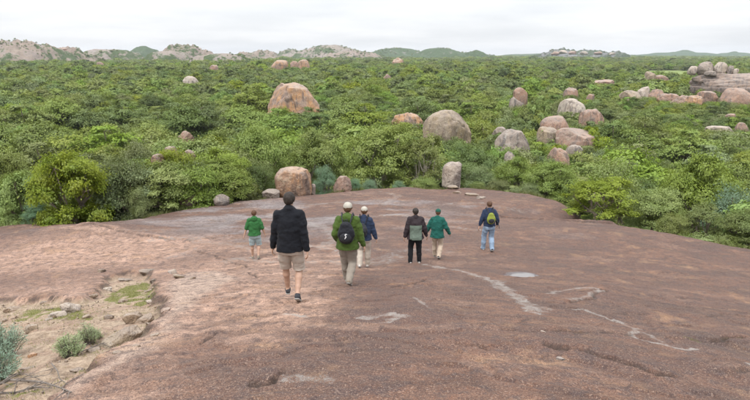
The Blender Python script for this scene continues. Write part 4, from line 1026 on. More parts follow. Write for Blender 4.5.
for k, (a0, a1, b0, b1, lab) in enumerate([(4, 22, 302, 312, 'slab standing in for dark ledge shade at the left border'), (82, 92, 312, 319, 'brown stone right of the tilted pale slab'), (118, 128, 297, 303, 'flat brown stone bedded in the lower edge of the upper moss'), (142, 153, 286, 292, 'flat grey stone in the middle of the upper moss'),  # first slab is put where there is only dark ledge shade
        (104, 114, 312, 320, 'upright brown stone between the moss and the leaning slab'), (146, 156, 318, 325, 'brown stone wedged at the foot of the leaning slabs'), (86, 100, 345, 351, 'thin brown slab under the feathery shrubs'), (70, 84, 366, 371, 'thin pale slab on the soil above the long dead branch'),
        (150, 160, 332, 337, 'thin slab on the right rim below the rusty stone'), (20, 34, 362, 368, 'flat stone on the soil right of the lower blue green shrub'), (188, 196, 276, 280, 'brown chip on the pale rock right of the hollow'), (118, 132, 276, 281, 'brown slab half under the upper moss')]):
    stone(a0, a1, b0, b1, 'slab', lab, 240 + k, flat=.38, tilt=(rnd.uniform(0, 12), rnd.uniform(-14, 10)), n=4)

# pebbles on the soil
r_ = np.random.default_rng(31); hx = np.array(HOLLOW); lo, hi = hx.min(0), hx.max(0)
X, Y = r_.uniform(lo[0], hi[0], 6000), r_.uniform(lo[1], hi[1], 6000); m = (poly_d(X, Y, HOLLOW) < -.05) & (fbm2(X * 2, Y * 2, 2, 5) > -0.05); X, Y = X[m][:1400], Y[m][:1400]
Z, _m = rock_z(X, Y); v0, f0 = ico(1) if False else (None, None)
bm = bmesh.new(); bmesh.ops.create_icosphere(bm, subdivisions=1, radius=1.0); v0 = np.array([w.co[:] for w in bm.verts]); f0 = np.array([[w.index for w in q.verts] for q in bm.faces]); bm.free()
S_ = r_.lognormal(-4.75, .55, len(X)); VV = v0[None] * (S_[:, None, None] * r_.uniform(.6, 1.3, (len(X), 1, 3))) * (1 + .25 * r_.normal(size=(len(X), len(v0), 1)).clip(-1, 1)) + np.stack([X, Y, Z + S_ * .3], 1)[:, None, :]
pb = np_mesh('pebbles', VV.reshape(-1, 3), (f0[None] + (np.arange(len(X)) * len(v0))[:, None, None]).reshape(-1, 3), False)
a = pb.attributes.new('crack', 'FLOAT', 'POINT')
stuff(link('pebbles', pb, MB['slab']), 'loose pebbles scattered on the soil of the hollow', 'pebbles')

# short grass and moss cushions
def blades(name, X, Y, Z, H, W, mat, label, seed):
    r_ = np.random.default_rng(seed); n = len(X); th = r_.uniform(0, 6.28, n); ln = r_.normal(size=(n, 2)) * .45
    b = np.stack([X, Y, Z - .004], 1); s = np.stack([np.cos(th), np.sin(th), 0 * th], 1) * W[:, None] / 2; tp = b + np.stack([ln[:, 0] * H, ln[:, 1] * H, H], 1)
    mdl = (b + tp) / 2 + np.stack([-ln[:, 0] * H * .15, -ln[:, 1] * H * .15, H * .08], 1)
    V = np.stack([b - s, b + s, mdl + s * .7, tp, mdl - s * .7], 1)
    base = (np.arange(n) * 5)[:, None]; me = bpy.data.meshes.new(name)
    f5 = (base + np.array([[0, 1, 2, 3, 4]])); me = np_mesh(name, V.reshape(-1, 3), f5, False); return stuff(link(name, me, mat), label, 'grass')
GRS = mat_leaf('grass_yellow_green', (0.17, 0.175, 0.040), (0.27, 0.25, 0.08), 0.02, .35, .2)
X, Y = r_.uniform(lo[0], hi[0], 260000), r_.uniform(lo[1], hi[1], 260000)
Mo = np.zeros(len(X))
for pts, s in MOSS: Mo = np.maximum(Mo, s * (1 - sstep(-0.15, 0.12, poly_d(X, Y, pts))) * sstep(0.35, 0.6, fbm2(X * 4, Y * 4, 3, 94) * 0.5 + 0.5))
Mo = np.maximum(Mo, 0.20 * (poly_d(X, Y, HOLLOW) < -.1) * (fbm2(X * 1.6, Y * 1.6, 3, 14) > .1))
m = r_.random(len(X)) < Mo * .65; X, Y = X[m], Y[m]; Z, _m = rock_z(X, Y); n = len(X)
blades('grass', X, Y, Z, r_.uniform(.012, .045, n), r_.uniform(.003, .008, n), GRS, 'short yellow green grass growing in the hollow', 3)
# dry grass along the slope edge
az = r_.uniform(-36, 36, 30000); ed = Redge(az); dd = ed + r_.normal(0.5, 0.7, len(az)); X, Y = dd * np.sin(np.radians(az)), dd * np.cos(np.radians(az))
m = (fbm2(X / 1.5, Y / 1.5, 3, 15) > .12) & (dd > ed - .3); X, Y = X[m], Y[m]; Z = np.maximum(rock_z(X, Y)[0], ground(X, Y)); n = len(X)
g2 = blades('edge_grass', X, Y, Z, r_.uniform(.10, .32, n), r_.uniform(.010, .022, n), mat_leaf('grass_mixed', (0.11, 0.13, 0.04), (0.19, 0.18, 0.075), .02, .3, .25), 'rough grass along the far edge of the slope', 4)

def shrub(x0, x1, yt, yb, mat, label, seed, nst, nl, leaf, spread=1.0):
    """fine leaved shrub: wiry stems fanning up from the base, narrow leaves along them"""
    r_ = np.random.default_rng(seed); x, y, z = on_rock((x0 + x1) / 2, yb - (yb - yt) * .12); dep = proj(x, y, z)[2]; w = (x1 - x0) / F * dep / 2; h = (yb - yt) / F * dep * .88
    e = empty('shrub', (x, y, z - .01)); tag(e, label, 'shrub'); V, Fc = [], []; lv = []
    for k in range(nst):
        th = r_.uniform(0, 6.28); q = math.sqrt(r_.random()); top = np.array([math.cos(th) * q * w, math.sin(th) * q * w * .8, h * (1 - .55 * q * q) * r_.uniform(.7, 1.05)])
        b = np.array([math.cos(th) * q * w * .35, math.sin(th) * q * w * .3, 0]); mid = b * .5 + top * .5 + np.array([0, 0, h * .10]) + r_.normal(size=3) * w * .05
        v, f = tube([b, (b + mid) / 2, mid, top], [.007, .0055, .004, .002], 4); o = len(V); V.extend(v); Fc.extend([tuple(i + o for i in s) for s in f])
        for j in range(nl):
            t = r_.uniform(.30, 1.05); p = (1 - t) ** 2 * b + 2 * t * (1 - t) * mid + t * t * top; dirv = (top - b) / np.linalg.norm(top - b)
            sd = r_.normal(size=3); sd -= dirv * (sd @ dirv); sd /= np.linalg.norm(sd) + 1e-9; a = dirv * .6 + sd * .8; a /= np.linalg.norm(a); pp = p + sd * leaf * r_.uniform(0, .9); lv.append((pp, a, np.cross(a, sd + r_.normal(size=3) * .4)))
    me = bpy.data.meshes.new('stem'); me.from_pydata([tuple(v) for v in V], [], [tuple(dict.fromkeys(q)) for q in Fc]); link('stem', me, TWIG, e)
    P0 = np.array([q[0] for q in lv]); A_ = np.array([q[1] for q in lv]); B_ = np.array([q[2] for q in lv]); B_ /= np.linalg.norm(B_, axis=1)[:, None] + 1e-9; s = leaf * r_.uniform(.6, 1.3, (len(lv), 1))
    LV = np.stack([P0, P0 + A_ * s * .5 + B_ * s * .11, P0 + A_ * s, P0 + A_ * s * .5 - B_ * s * .11], 1); link('foliage', np_mesh('foliage', LV.reshape(-1, 3), np.arange(len(lv) * 4).reshape(-1, 4), False), mat, e)
    return e
SHB = mat_leaf('shrub_blue_green', (0.20, 0.31, 0.23), (0.29, 0.39, 0.30), .01, .3, .15); SHG = mat_leaf('shrub_pale_green', (0.22, 0.30, 0.14), (0.31, 0.38, 0.20), .01, .35, .15)
shrub(-22, 28, 316, 362, SHB, 'blue green fine leaved shrub at the left border in the hollow', 1, 90, 60, .035)
shrub(-30, 22, 342, 384, SHB, 'lower blue green shrub at the left border, nearest the camera', 2, 80, 60, .035)
shrub(56, 86, 326, 358, SHG, 'pale green feathery shrub in the middle of the hollow', 3, 60, 50, .030)
shrub(78, 102, 320, 347, SHG, 'smaller pale green feathery shrub touching the slanting slab', 4, 50, 50, .030)
shrub(95, 103, 330, 340, SHG, 'tiny green sprig between the feathery shrub and the slab', 5, 10, 24, .022)
# dead branches
def branch(pts, label, seed, r0=.014, twigs=7):
    r_ = np.random.default_rng(seed); W_ = [np.array(on_rock(a, b)) + [0, 0, .02 + r_.uniform(0, .03)] for a, b in pts]
    n = len(W_); V, Fc = tube(W_, [r0 * (1 - .75 * i / (n - 1)) for i in range(n)], 6); V = list(V); Fc = list(Fc)
    for k in range(twigs):
        i = r_.integers(0, n - 1); t = r_.random(); a = W_[i] * (1 - t) + W_[i + 1] * t; u_ = (W_[i + 1] - W_[i]); u_ /= np.linalg.norm(u_); q = u_ * .7 + r_.normal(size=3) * [.6, .6, .3]; q[2] = abs(q[2]) * .5; L_ = r_.uniform(.10, .35)
        v, f = tube([a, a + q * L_ * .5 + [0, 0, .01], a + q * L_], [r0 * .4, r0 * .28, r0 * .1], 4); o = len(V); V.extend(v); Fc.extend([tuple(j + o for j in s) for s in f])
    me = bpy.data.meshes.new('dead_branch'); me.from_pydata([tuple(v) for v in V], [], [tuple(dict.fromkeys(q)) for q in Fc]); o = link('dead_branch', me, TWIG); tag(o, label, 'branch')
branch([(-12, 388), (10, 384), (28, 382), (45, 385), (62, 391), (72, 396)], 'dark dead branch lying across the near end of the hollow', 1, .018, 14)
branch([(-10, 396), (15, 392), (35, 389), (52, 390)], 'lower dead branch under the long dark one', 2, .016, 12)
branch([(-12, 376), (8, 373), (25, 376), (38, 380)], 'thin dead branch just below the blue green shrub', 3, .011, 8)
branch([(62, 357), (75, 354), (90, 350), (103, 345)], 'dark dead branch along the foot of the feathery shrub', 4, .014, 8)
branch([(52, 366), (58, 374), (60, 381), (68, 388)], 'short crooked twig standing off the long dark branch', 5, .009, 6)
# puddle
n = 48; px_, py_, pz_ = PUD; th = np.linspace(0, 2 * math.pi, n, endpoint=False); rr = 1.02 + .0 * th
me = bpy.data.meshes.new('puddle'); me.from_pydata([(px_ + math.cos(a) * .50, py_ + math.sin(a) * .36, pz_) for a in th], [], [tuple(range(n))])
w_ = NT('puddle_water'); w_.bsdf((0.9, 0.9, 0.9), 0.02, 0.5, **{'IOR': 1.33, 'Transmission Weight': 1.0}); struct(link('puddle', me, w_.m))
# ------------------------------------------------------------------ people
def surface_nets(F, org, h):
    s = F < 0
    nx, ny, nz = F.shape
    acc = np.zeros((nx - 1, ny - 1, nz - 1, 3), np.float32); cnt = np.zeros((nx - 1, ny - 1, nz - 1), np.float32)
    I = lambda a, o, n: slice(o, n - 1 + o)
    for ax in range(3):
        o1, o2 = [k for k in range(3) if k != ax]
        for a in (0, 1):
            for b in (0, 1):
                off = [0, 0, 0]; off[o1] = a; off[o2] = b; off2 = list(off); off2[ax] = 1
                A_ = F[tuple(slice(off[k], F.shape[k] - 1 + off[k]) for k in range(3))]; B_ = F[tuple(slice(off2[k], F.shape[k] - 1 + off2[k]) for k in range(3))]
                m = (A_ < 0) != (B_ < 0); t = np.where(m, A_ / (A_ - B_ + 1e-12), 0)
                for k in range(3):
                    acc[..., k] += m * (t if k == ax else off[k])
                cnt += m
    act = cnt > 0; idx = -np.ones(cnt.shape, np.int64); idx[act] = np.arange(act.sum())
    ii = np.argwhere(act); V = (ii + acc[act] / cnt[act][:, None]) * h + org
    Q = []
    for ax in range(3):
        o1, o2 = (ax + 1) % 3, (ax + 2) % 3
        sl = [slice(1, n - 1) for n in F.shape]; sl[ax] = slice(0, F.shape[ax] - 1); sl2 = list(sl); sl2[ax] = slice(1, F.shape[ax])
        a, b = s[tuple(sl)], s[tuple(sl2)]; pts = np.argwhere(a != b)
        if not len(pts): continue
        base = pts + np.array([sl[k].start for k in range(3)]); q = []
        for (u_, v_) in ((-1, -1), (0, -1), (0, 0), (-1, 0)):
            c = base.copy(); c[:, o1] += u_; c[:, o2] += v_; q.append(idx[c[:, 0], c[:, 1], c[:, 2]])
        q = np.stack(q, 1); fl = a[a != b]; q[~fl] = q[~fl][:, ::-1]; Q.append(q)
    return V, np.vstack(Q)
class Sdf:
    def __init__(s, lo, hi, h):
        s.lo = np.array(lo, float); s.h = h; n = np.ceil((np.array(hi) - s.lo) / h).astype(int) + 1
        s.F = np.full(n, 0.08, np.float32); s.ax = [s.lo[k] + np.arange(n[k]) * h for k in range(3)]
    def sub(s, lo, hi):
        sl = []
        for k in range(3):
            a = int(np.clip(math.floor((lo[k] - s.lo[k]) / s.h), 0, s.F.shape[k])); b = int(np.clip(math.ceil((hi[k] - s.lo[k]) / s.h) + 1, 0, s.F.shape[k])); sl.append(slice(a, b))
        g = np.meshgrid(*[s.ax[k][sl[k]] for k in range(3)], indexing='ij'); return tuple(sl), g
    def comb(s, sl, d, k):
        f = s.F[sl]
        hh = np.clip(0.5 + 0.5 * (f - d) / k, 0, 1); s.F[sl] = f * (1 - hh) + d * hh - k * hh * (1 - hh)
    def cone(s, p0, r0, p1, r1, k=0.02):
        p0, p1 = np.array(p0, float), np.array(p1, float); r = max(r0, r1) + 0.07
        sl, (X, Y, Z) = s.sub(np.minimum(p0, p1) - r, np.maximum(p0, p1) + r); u_ = p1 - p0; l2 = u_ @ u_ + 1e-12
        if X.size == 0: return s
        t = np.clip(((X - p0[0]) * u_[0] + (Y - p0[1]) * u_[1] + (Z - p0[2]) * u_[2]) / l2, 0, 1)
        d = np.sqrt((X - p0[0] - t * u_[0]) ** 2 + (Y - p0[1] - t * u_[1]) ** 2 + (Z - p0[2] - t * u_[2]) ** 2) - (r0 + (r1 - r0) * t)
        s.comb(sl, d, k); return s
    def chain(s, pts, k=0.02):
        for (p, a), (q, b) in zip(pts[:-1], pts[1:]): s.cone(p, a, q, b, k)
        return s
    def ell(s, c, r, k=0.02, rot=None):
        c, r = np.array(c, float), np.array(r, float); m = r.max() + .07; sl, (X, Y, Z) = s.sub(c - m, c + m)
        if X.size == 0: return s
        P_ = np.stack([X - c[0], Y - c[1], Z - c[2]], -1)
        if rot is not None: P_ = P_ @ np.array(rot)
        k0 = np.sqrt(((P_ / r) ** 2).sum(-1)); k1 = np.sqrt(((P_ / (r * r)) ** 2).sum(-1)) + 1e-9
        s.comb(sl, k0 * (k0 - 1) / k1, k); return s
    def section(s, zs, k=0.02):
        """a stack of elliptical sections (z, x, y, rx, ry) as one lofted solid"""
        zs = sorted(zs); zz = [q[0] for q in zs]; X, Y, Z = np.meshgrid(*s.ax, indexing='ij')
        cx, cy, rx, ry = [np.interp(Z, zz, [q[i] for q in zs]).astype(np.float32) for i in (1, 2, 3, 4)]
        q = np.sqrt(((X - cx) / rx) ** 2 + ((Y - cy) / ry) ** 2); d = (q - 1) * np.minimum(rx, ry)
        d = np.maximum(d, np.maximum(zz[0] - Z, Z - zz[-1])); s.comb(tuple(slice(0, n) for n in s.F.shape), d.astype(np.float32), k); return s
    def cut(s, n, off):
        """keep n.p < off"""
        X, Y, Z = np.meshgrid(*s.ax, indexing='ij'); s.F = np.maximum(s.F, (n[0] * X + n[1] * Y + n[2] * Z - off).astype(np.float32)); return s
    def wrinkle(s, amp, sc, seed):
        X, Y, Z = np.meshgrid(*s.ax, indexing='ij'); m = np.abs(s.F) < 0.05
        p = np.stack([X[m] * sc[0], Y[m] * sc[1], Z[m] * sc[2]], 1); n = fbm3(p, 3, seed); s.F[m] += (amp * n).astype(np.float32); return s
    def mesh(s, name):
        s.F[0], s.F[-1] = .05, .05; s.F[:, 0], s.F[:, -1] = .05, .05; s.F[:, :, 0], s.F[:, :, -1] = .05, .05
        V, Q = surface_nets(s.F, s.lo, s.h); return np_mesh(name, V, Q)

def cloth(name, col, rough=0.85, weave=220, var=0.12):
    t = NT(name); oc = t.n('ShaderNodeTexCoord').outputs['Object']
    n = t.noise(oc, 6, 4, 0.6); w = t.noise(oc, weave, 2, 0.6)
    c = t.mix(t.ramp(n, (0.3, 0), (0.7, 1)), tuple(k * (1 - var) for k in col), tuple(min(1, k * (1 + var)) for k in col))
    t.bsdf(c, rough, 0.2, t.bump(w, 0.25, 0.002, t.bump(n, 0.8, 0.03)), **{'Sheen Weight': 0.04}); return t.m
def cloth_panels(name, top, low, zline):
    t = NT(name); oc = t.n('ShaderNodeTexCoord').outputs['Object']; s = t.n('ShaderNodeSeparateXYZ', {0: oc})
    z = t.math('LESS_THAN', s.outputs[2], zline); x = t.math('LESS_THAN', t.math('ABSOLUTE', s.outputs[0]), 0.185)
    n = t.noise(oc, 6, 4, 0.6); c = t.mix(t.math('MULTIPLY', z, x), top, low); c = t.mix(t.math('MULTIPLY', n, 0.3), c, (0.02, 0.02, 0.02))
    t.bsdf(c, 0.8, 0.2, t.bump(n, 0.35, 0.01)); return t.m
def skinm(name, col):
    t = NT(name); oc = t.n('ShaderNodeTexCoord').outputs['Object']; n = t.noise(oc, 14, 3, 0.6)
    t.bsdf(t.mix(n, tuple(k * .9 for k in col), tuple(k * 1.08 for k in col)), 0.5, 0.35, t.bump(t.noise(oc, 160, 2), 0.1, 0.002), **{'Subsurface Weight': 0.05, 'Subsurface Radius': (0.02, 0.008, 0.004)}); return t.m
SKIN = skinm('skin_light', (0.40, 0.25, 0.18)); SKIN2 = skinm('skin_tanned', (0.32, 0.19, 0.13))
def hairm(name, col):
    t = NT(name); oc = t.n('ShaderNodeTexCoord').outputs['Object']; n = t.noise(t.scalev(oc, (60, 60, 12)), 3, 3, 0.7)
    t.bsdf(t.mix(n, tuple(k * .5 for k in col), tuple(k * 1.5 for k in col)), 0.6, 0.3, t.bump(n, 0.8, 0.006)); return t.m
HAIRD, HAIRB = hairm('hair_dark', (0.025, 0.018, 0.014)), hairm('hair_brown', (0.085, 0.042, 0.022))
EYE = NT('eye_white'); EYE.bsdf((0.7, 0.68, 0.64), 0.2, 0.5); EYE = EYE.m
SOLE = cloth('shoe_sole', (0.30, 0.29, 0.27)); RUB = cloth('shoe_dark', (0.035, 0.035, 0.04)); WSHOE = cloth('shoe_white', (0.55, 0.53, 0.50)); BSHOE = cloth('shoe_brown', (0.20, 0.16, 0.12))

def ik(a, b, l1, l2, bend):
    a, b, bend = np.array(a, float), np.array(b, float), np.array(bend, float); v = b - a; d = np.linalg.norm(v)
    if d > (l1 + l2) * .998: v *= (l1 + l2) * .998 / d; d = np.linalg.norm(v); b = a + v
    u_ = v / d; q = bend - (bend @ u_) * u_; q /= np.linalg.norm(q); c = (l1 * l1 + d * d - l2 * l2) / (2 * l1 * d); s_ = math.sqrt(max(0, 1 - c * c))
    return a + u_ * l1 * c + q * l1 * s_, b
def make_person(loc, yaw, H, label, feet, hands, top, bottom, head, skin, shoe, lean=0.05, build=1.0, headturn=0.0, vox=0.0085, jk=None, seed=1, headtilt=0.1):
    """feet: ((x,y,z,pitch) left, right); hands: targets; top = dict(mat, hem, puff, hood, collar, sleeve); bottom = dict(mat, end, puff); figure drawn at 1.78 m then scaled"""
    e = empty('person', loc, yaw); tag(e, label, 'person', None); S_ = H / 1.78; e.scale = (S_,) * 3
    b = build; hz_ = 0.935; ly = lean
    hipc = np.array([0, 0, hz_]); chest = np.array([0, ly * 0.7, 1.30]); neckb = np.array([0, ly, 1.475]); hc = np.array([0, ly + 0.035 + headtilt * .2, 1.648 - headtilt * .05])
    joints = {}
    for i, sx in enumerate((-1, 1)):
        hip = np.array([sx * 0.095 * b, 0, 0.92]); fx, fy, fz, fp = feet[i]; ank = np.array([fx, fy, fz + 0.085]); knee, ank = ik(hip, ank, 0.435, 0.425, (sx * 0.1, 1, 0)); joints['leg', i] = (hip, knee, ank, fp)
        sh = np.array([sx * 0.165 * b, ly * 0.95 - 0.005, 1.415]); el, wr = ik(sh, hands[i], 0.285, 0.255, (sx * 0.25, -1, 0)); joints['arm', i] = (sh, el, wr)
    lo, hi = np.array([-.55, -.55, -.02]), np.array([.55, .65, 1.86])
    allp = np.array([p for v in joints.values() for p in v[:3]]); lo[:2] = np.minimum(allp.min(0)[:2] - .16, [-.26, -.22]); hi[:2] = np.maximum(allp.max(0)[:2] + .2, [.26, .3])
    lo[2] = -0.03
    # body --------------------------------------------------
    B_ = Sdf(lo, hi, vox)
    B_.section([(0.86, 0, 0, .15 * b, .10), (.95, 0, 0, .165 * b, .11), (1.08, 0, ly * .4, .14 * b, .095), (1.25, 0, ly * .7, .155 * b, .105), (1.38, 0, ly * .9, .165 * b, .10), (1.46, 0, ly, .11 * b, .07)], 0.03)
    B_.cone(neckb - [0, 0, .03], .062, hc + [0, -.02, -.08], .055, .025)
    B_.ell(hc + [0, 0, .022], (.077, .096, .098), .02); B_.ell(hc + [0, .035, -.045], (.058, .062, .068), .03)     # skull, jaw
    B_.cone(hc + [0, .09, .015], .010, hc + [0, .112, -.018], .014, .012)                                             # nose
    B_.ell(hc + [0, .088, -.055], (.024, .012, .008), .01)                                                          # lips
    for sx in (-1, 1):
        B_.ell(hc + [sx * .079, -.002, -.005], (.009, .020, .032), .006)                                             # ears
        B_.cone(hc + [sx * .012, .085, .036], .008, hc + [sx * .045, .078, .036], .007, .015)                        # brow
    for i, sx in enumerate((-1, 1)):
        hip, knee, ank, fp = joints['leg', i]; back = np.array([0, -1, 0])
        B_.chain([(hip, .088), (hip * .5 + knee * .5, .075), (knee, .056)], .03); mid = knee * .68 + ank * .32 + back * .014
        B_.chain([(knee, .054), (mid, .054), (knee * .3 + ank * .7, .042), (ank, .034)], .02)
        B_.cone(ank, .036, ank + [0, -.03 * math.cos(fp), -.03], .034, .02)
        toe = np.array([sx * .02, math.cos(fp) * .15, -math.sin(fp) * .15 - .045]); B_.cone(ank + [0, .01, -.03], .032, ank + toe, .024, .02)
        sh, el, wr = joints['arm', i]
        B_.chain([(sh, .052), (sh * .5 + el * .5, .045), (el, .037)], .03); B_.chain([(el, .038), (el * .7 + wr * .3, .040), (wr, .025)], .02)
        # hand: palm, four fingers of unequal length, thumb from the side near the base
        dr = wr - el; dr /= np.linalg.norm(dr); fw = np.array([0, 1, 0]) - dr * dr[1]; fw /= np.linalg.norm(fw); inn = np.cross(dr, fw) * (1 if (np.cross(dr, fw)[0] * -sx) > 0 else -1)
        pc = wr + dr * .045
        for q in (-.026, -.009, .009, .026): B_.cone(wr + fw * q * .6, .015, wr + dr * .085 + fw * q, .0125, .012)
        for q, L_ in ((.028, .066), (.010, .078), (-.009, .071), (-.027, .055)):
            p0 = wr + dr * .088 + fw * q; p1 = p0 + dr * L_ * .5 + inn * .008; p2 = p1 + dr * L_ * .36 + inn * .022; p3 = p2 + dr * L_ * .12 + inn * .022
            B_.chain([(p0, .0105), (p1, .0098), (p2, .009), (p3, .0078)], .003)
        t0 = wr + dr * .022 + fw * .030; B_.chain([(t0, .014), (t0 + dr * .035 + fw * .022 + inn * .008, .0115), (t0 + dr * .062 + fw * .024 + inn * .016, .0095)], .006)
    link('body', B_.mesh('body'), skin, e)
    for sx in (-1, 1):
        bm = bmesh.new(); bmesh.ops.create_uvsphere(bm, u_segments=10, v_segments=8, radius=.0115); me = bpy.data.meshes.new('eye'); bm.to_mesh(me); bm.free()
        link('eye', me, EYE, e, tuple(hc + [sx * .031, .080, .014]))
    # trousers or shorts ------------------------------------
    pf = bottom['puff']; T_ = Sdf(lo, (hi[0], hi[1], 1.12), vox)
    T_.section([(.80, 0, -.005, .17 * b + pf * .3, .115 + pf * .3), (.90, 0, -.01, .178 * b + pf * .2, .128 + pf * .2), (1.08, 0, 0, .160 * b, .115)], .03)
    for i, sx in enumerate((-1, 1)):
        hip, knee, ank, fp = joints['leg', i]; T_.chain([(hip, .098 + pf * .3), (hip * .5 + knee * .5, .088 + pf * .6), (knee, .068 + pf)], .03)
        if bottom['end'] < .3: T_.chain([(knee, .068 + pf), (knee * .5 + ank * .5 + [0, -.012, 0], .064 + pf), (ank + [0, -.008, -.015], .052 + pf * 1.1)], .02)
        else: T_.cone(knee, .068 + pf, knee * .88 + ank * .12, .070 + pf, .02)
    T_.wrinkle(.012, (9, 9, 15), seed + 3)
    if bottom['end'] >= .3: T_.cut((0, 0, -1), -bottom['end'])
    link(bottom['name'], T_.mesh('trousers'), bottom['mat'], e)
    # jacket ------------------------------------------------
    pf = top['puff']; hem = top['hem']; J = Sdf((lo[0], lo[1], hem - .05), (hi[0], hi[1], 1.66), vox)
    J.section([(hem, 0, -.01, .192 * b + pf + top.get('flare', 0), .142 + pf + top.get('flare', 0)), (1.05, 0, ly * .3 - .01, .172 * b + pf, .125 + pf), (1.2, 0, ly * .6 - .012, .180 * b + pf, .13 + pf), (1.35, 0, ly * .9 - .012, .185 * b + pf * .6, .126 + pf * .6), (1.43, 0, ly - .01, .155 * b + pf * .4, .10 + pf * .3), (1.475, 0, ly, .10, .085), (1.52, 0, ly, .075, .07)], .035)
    for i, sx in enumerate((-1, 1)):
        sh, el, wr = joints['arm', i]; J.cone(np.array([sx * .06, ly, 1.47]), .055, sh + [-sx * .01, 0, .0], .068 + pf * .6, .04)
        J.chain([(sh, .068 + pf * .6), (sh * .5 + el * .5, .064 + pf * .7), (el, .054 + pf * .8)], .025)
        if top['sleeve'] == 'long': J.chain([(el, .054 + pf * .8), (el * .5 + wr * .5, .050 + pf * .6), (wr + (wr - el) * .02, .040 + pf * .4)], .02)
    J.cone(neckb + [0, -.01, -.01], .080, neckb + [0, .0, .030], .072 + top.get('collar', 0) * .004, .015)
    if top.get('hood'): J.ell(neckb + [0, -.09, -.0], (.125, .065, .075), .03); J.ell(neckb + [0, -.03, .03], (.115, .08, .045), .03)
    J.wrinkle(top.get('fold', .02), (8, 8, 9), seed); J.wrinkle(.008, (20, 20, 26), seed + 1); J.cut((0, 0, -1), -hem)
    jn = link(top['name'], J.mesh('jacket'), top['mat'], e)
    # hair / cap --------------------------------------------
    Hh = Sdf(hc - .17, hc + .19, .006)
    Hh.ell(hc + [0, -.008, .032], (.092, .108, .100), .01); Hh.ell(hc + [0, -.060, -.012], (.066, .042, .050), .03); Hh.wrinkle(.012, (45, 45, 20), seed + 9)
    Hh.cut((0, .95, -.42), .95 * hc[1] - .42 * hc[2] + .035); Hh.cut((0, 0, -1), -(hc[2] - .052))
    link('hair', Hh.mesh('hair'), head['hair'], e)
    if head.get('cap'):
        K_ = Sdf(hc - .2, hc + .24, .006); K_.ell(hc + [0, -.004, .052], (.094, .112, .090), .01); K_.cut((0, 0, -1), -(hc[2] + .028))
        if head.get('brim', True): K_.ell(hc + [0, .135, .045], (.068, .075, .008), .012)
        K_.cone(hc + [0, -.004, .143], .007, hc + [0, -.004, .147], .006, .004)
        link('cap', K_.mesh('cap'), head['cap'], e)
    # shoes -------------------------------------------------
    for i, sx in enumerate((-1, 1)):
        hip, knee, ank, fp = joints['leg', i]; c_, s_ = math.cos(fp), math.sin(fp); fwv = np.array([sx * .10, c_, -s_]); dn = np.array([0, -s_, -c_])
        X_ = Sdf(ank + [-.09, -.17, -.19], ank + [.09, .26, .08], .007)
        hl, tl = ank + dn * .042 - fwv * .045, ank + dn * .052 + fwv * .150
        X_.cone(hl, .038, ank + dn * .03 + fwv * .03, .040, .02); X_.cone(ank + dn * .03 + fwv * .03, .040, tl, .033, .02); X_.cone(ank + dn * .0, .042, ank + dn * .03, .043, .02)
        so = -(ank @ -dn) ; X_.F = np.maximum(X_.F, 0 * X_.F + X_.F)
        G_ = np.meshgrid(*X_.ax, indexing='ij'); dd_ = (G_[0] - ank[0]) * dn[0] + (G_[1] - ank[1]) * dn[1] + (G_[2] - ank[2]) * dn[2]
        upper = X_.F.copy(); X_.F = np.maximum(upper, (dd_ - .070).astype(np.float32)); sm = shoe[i] if isinstance(shoe, tuple) else shoe
        so_ = link('shoe', X_.mesh('shoe'), sm, e)
        Y_ = Sdf(ank + [-.09, -.17, -.19], ank + [.09, .26, .08], .007); Y_.cone(ank + dn * .06 - fwv * .045, .042, ank + dn * .06 + fwv * .155, .040, .01)
        Y_.F = np.maximum(np.maximum(Y_.F, (dd_ - .088).astype(np.float32)), (.066 - dd_).astype(np.float32)); link('sole', Y_.mesh('sole'), SOLE, so_)
    return e, dict(neck=neckb, ly=ly, S=S_, hc=hc, J=joints)
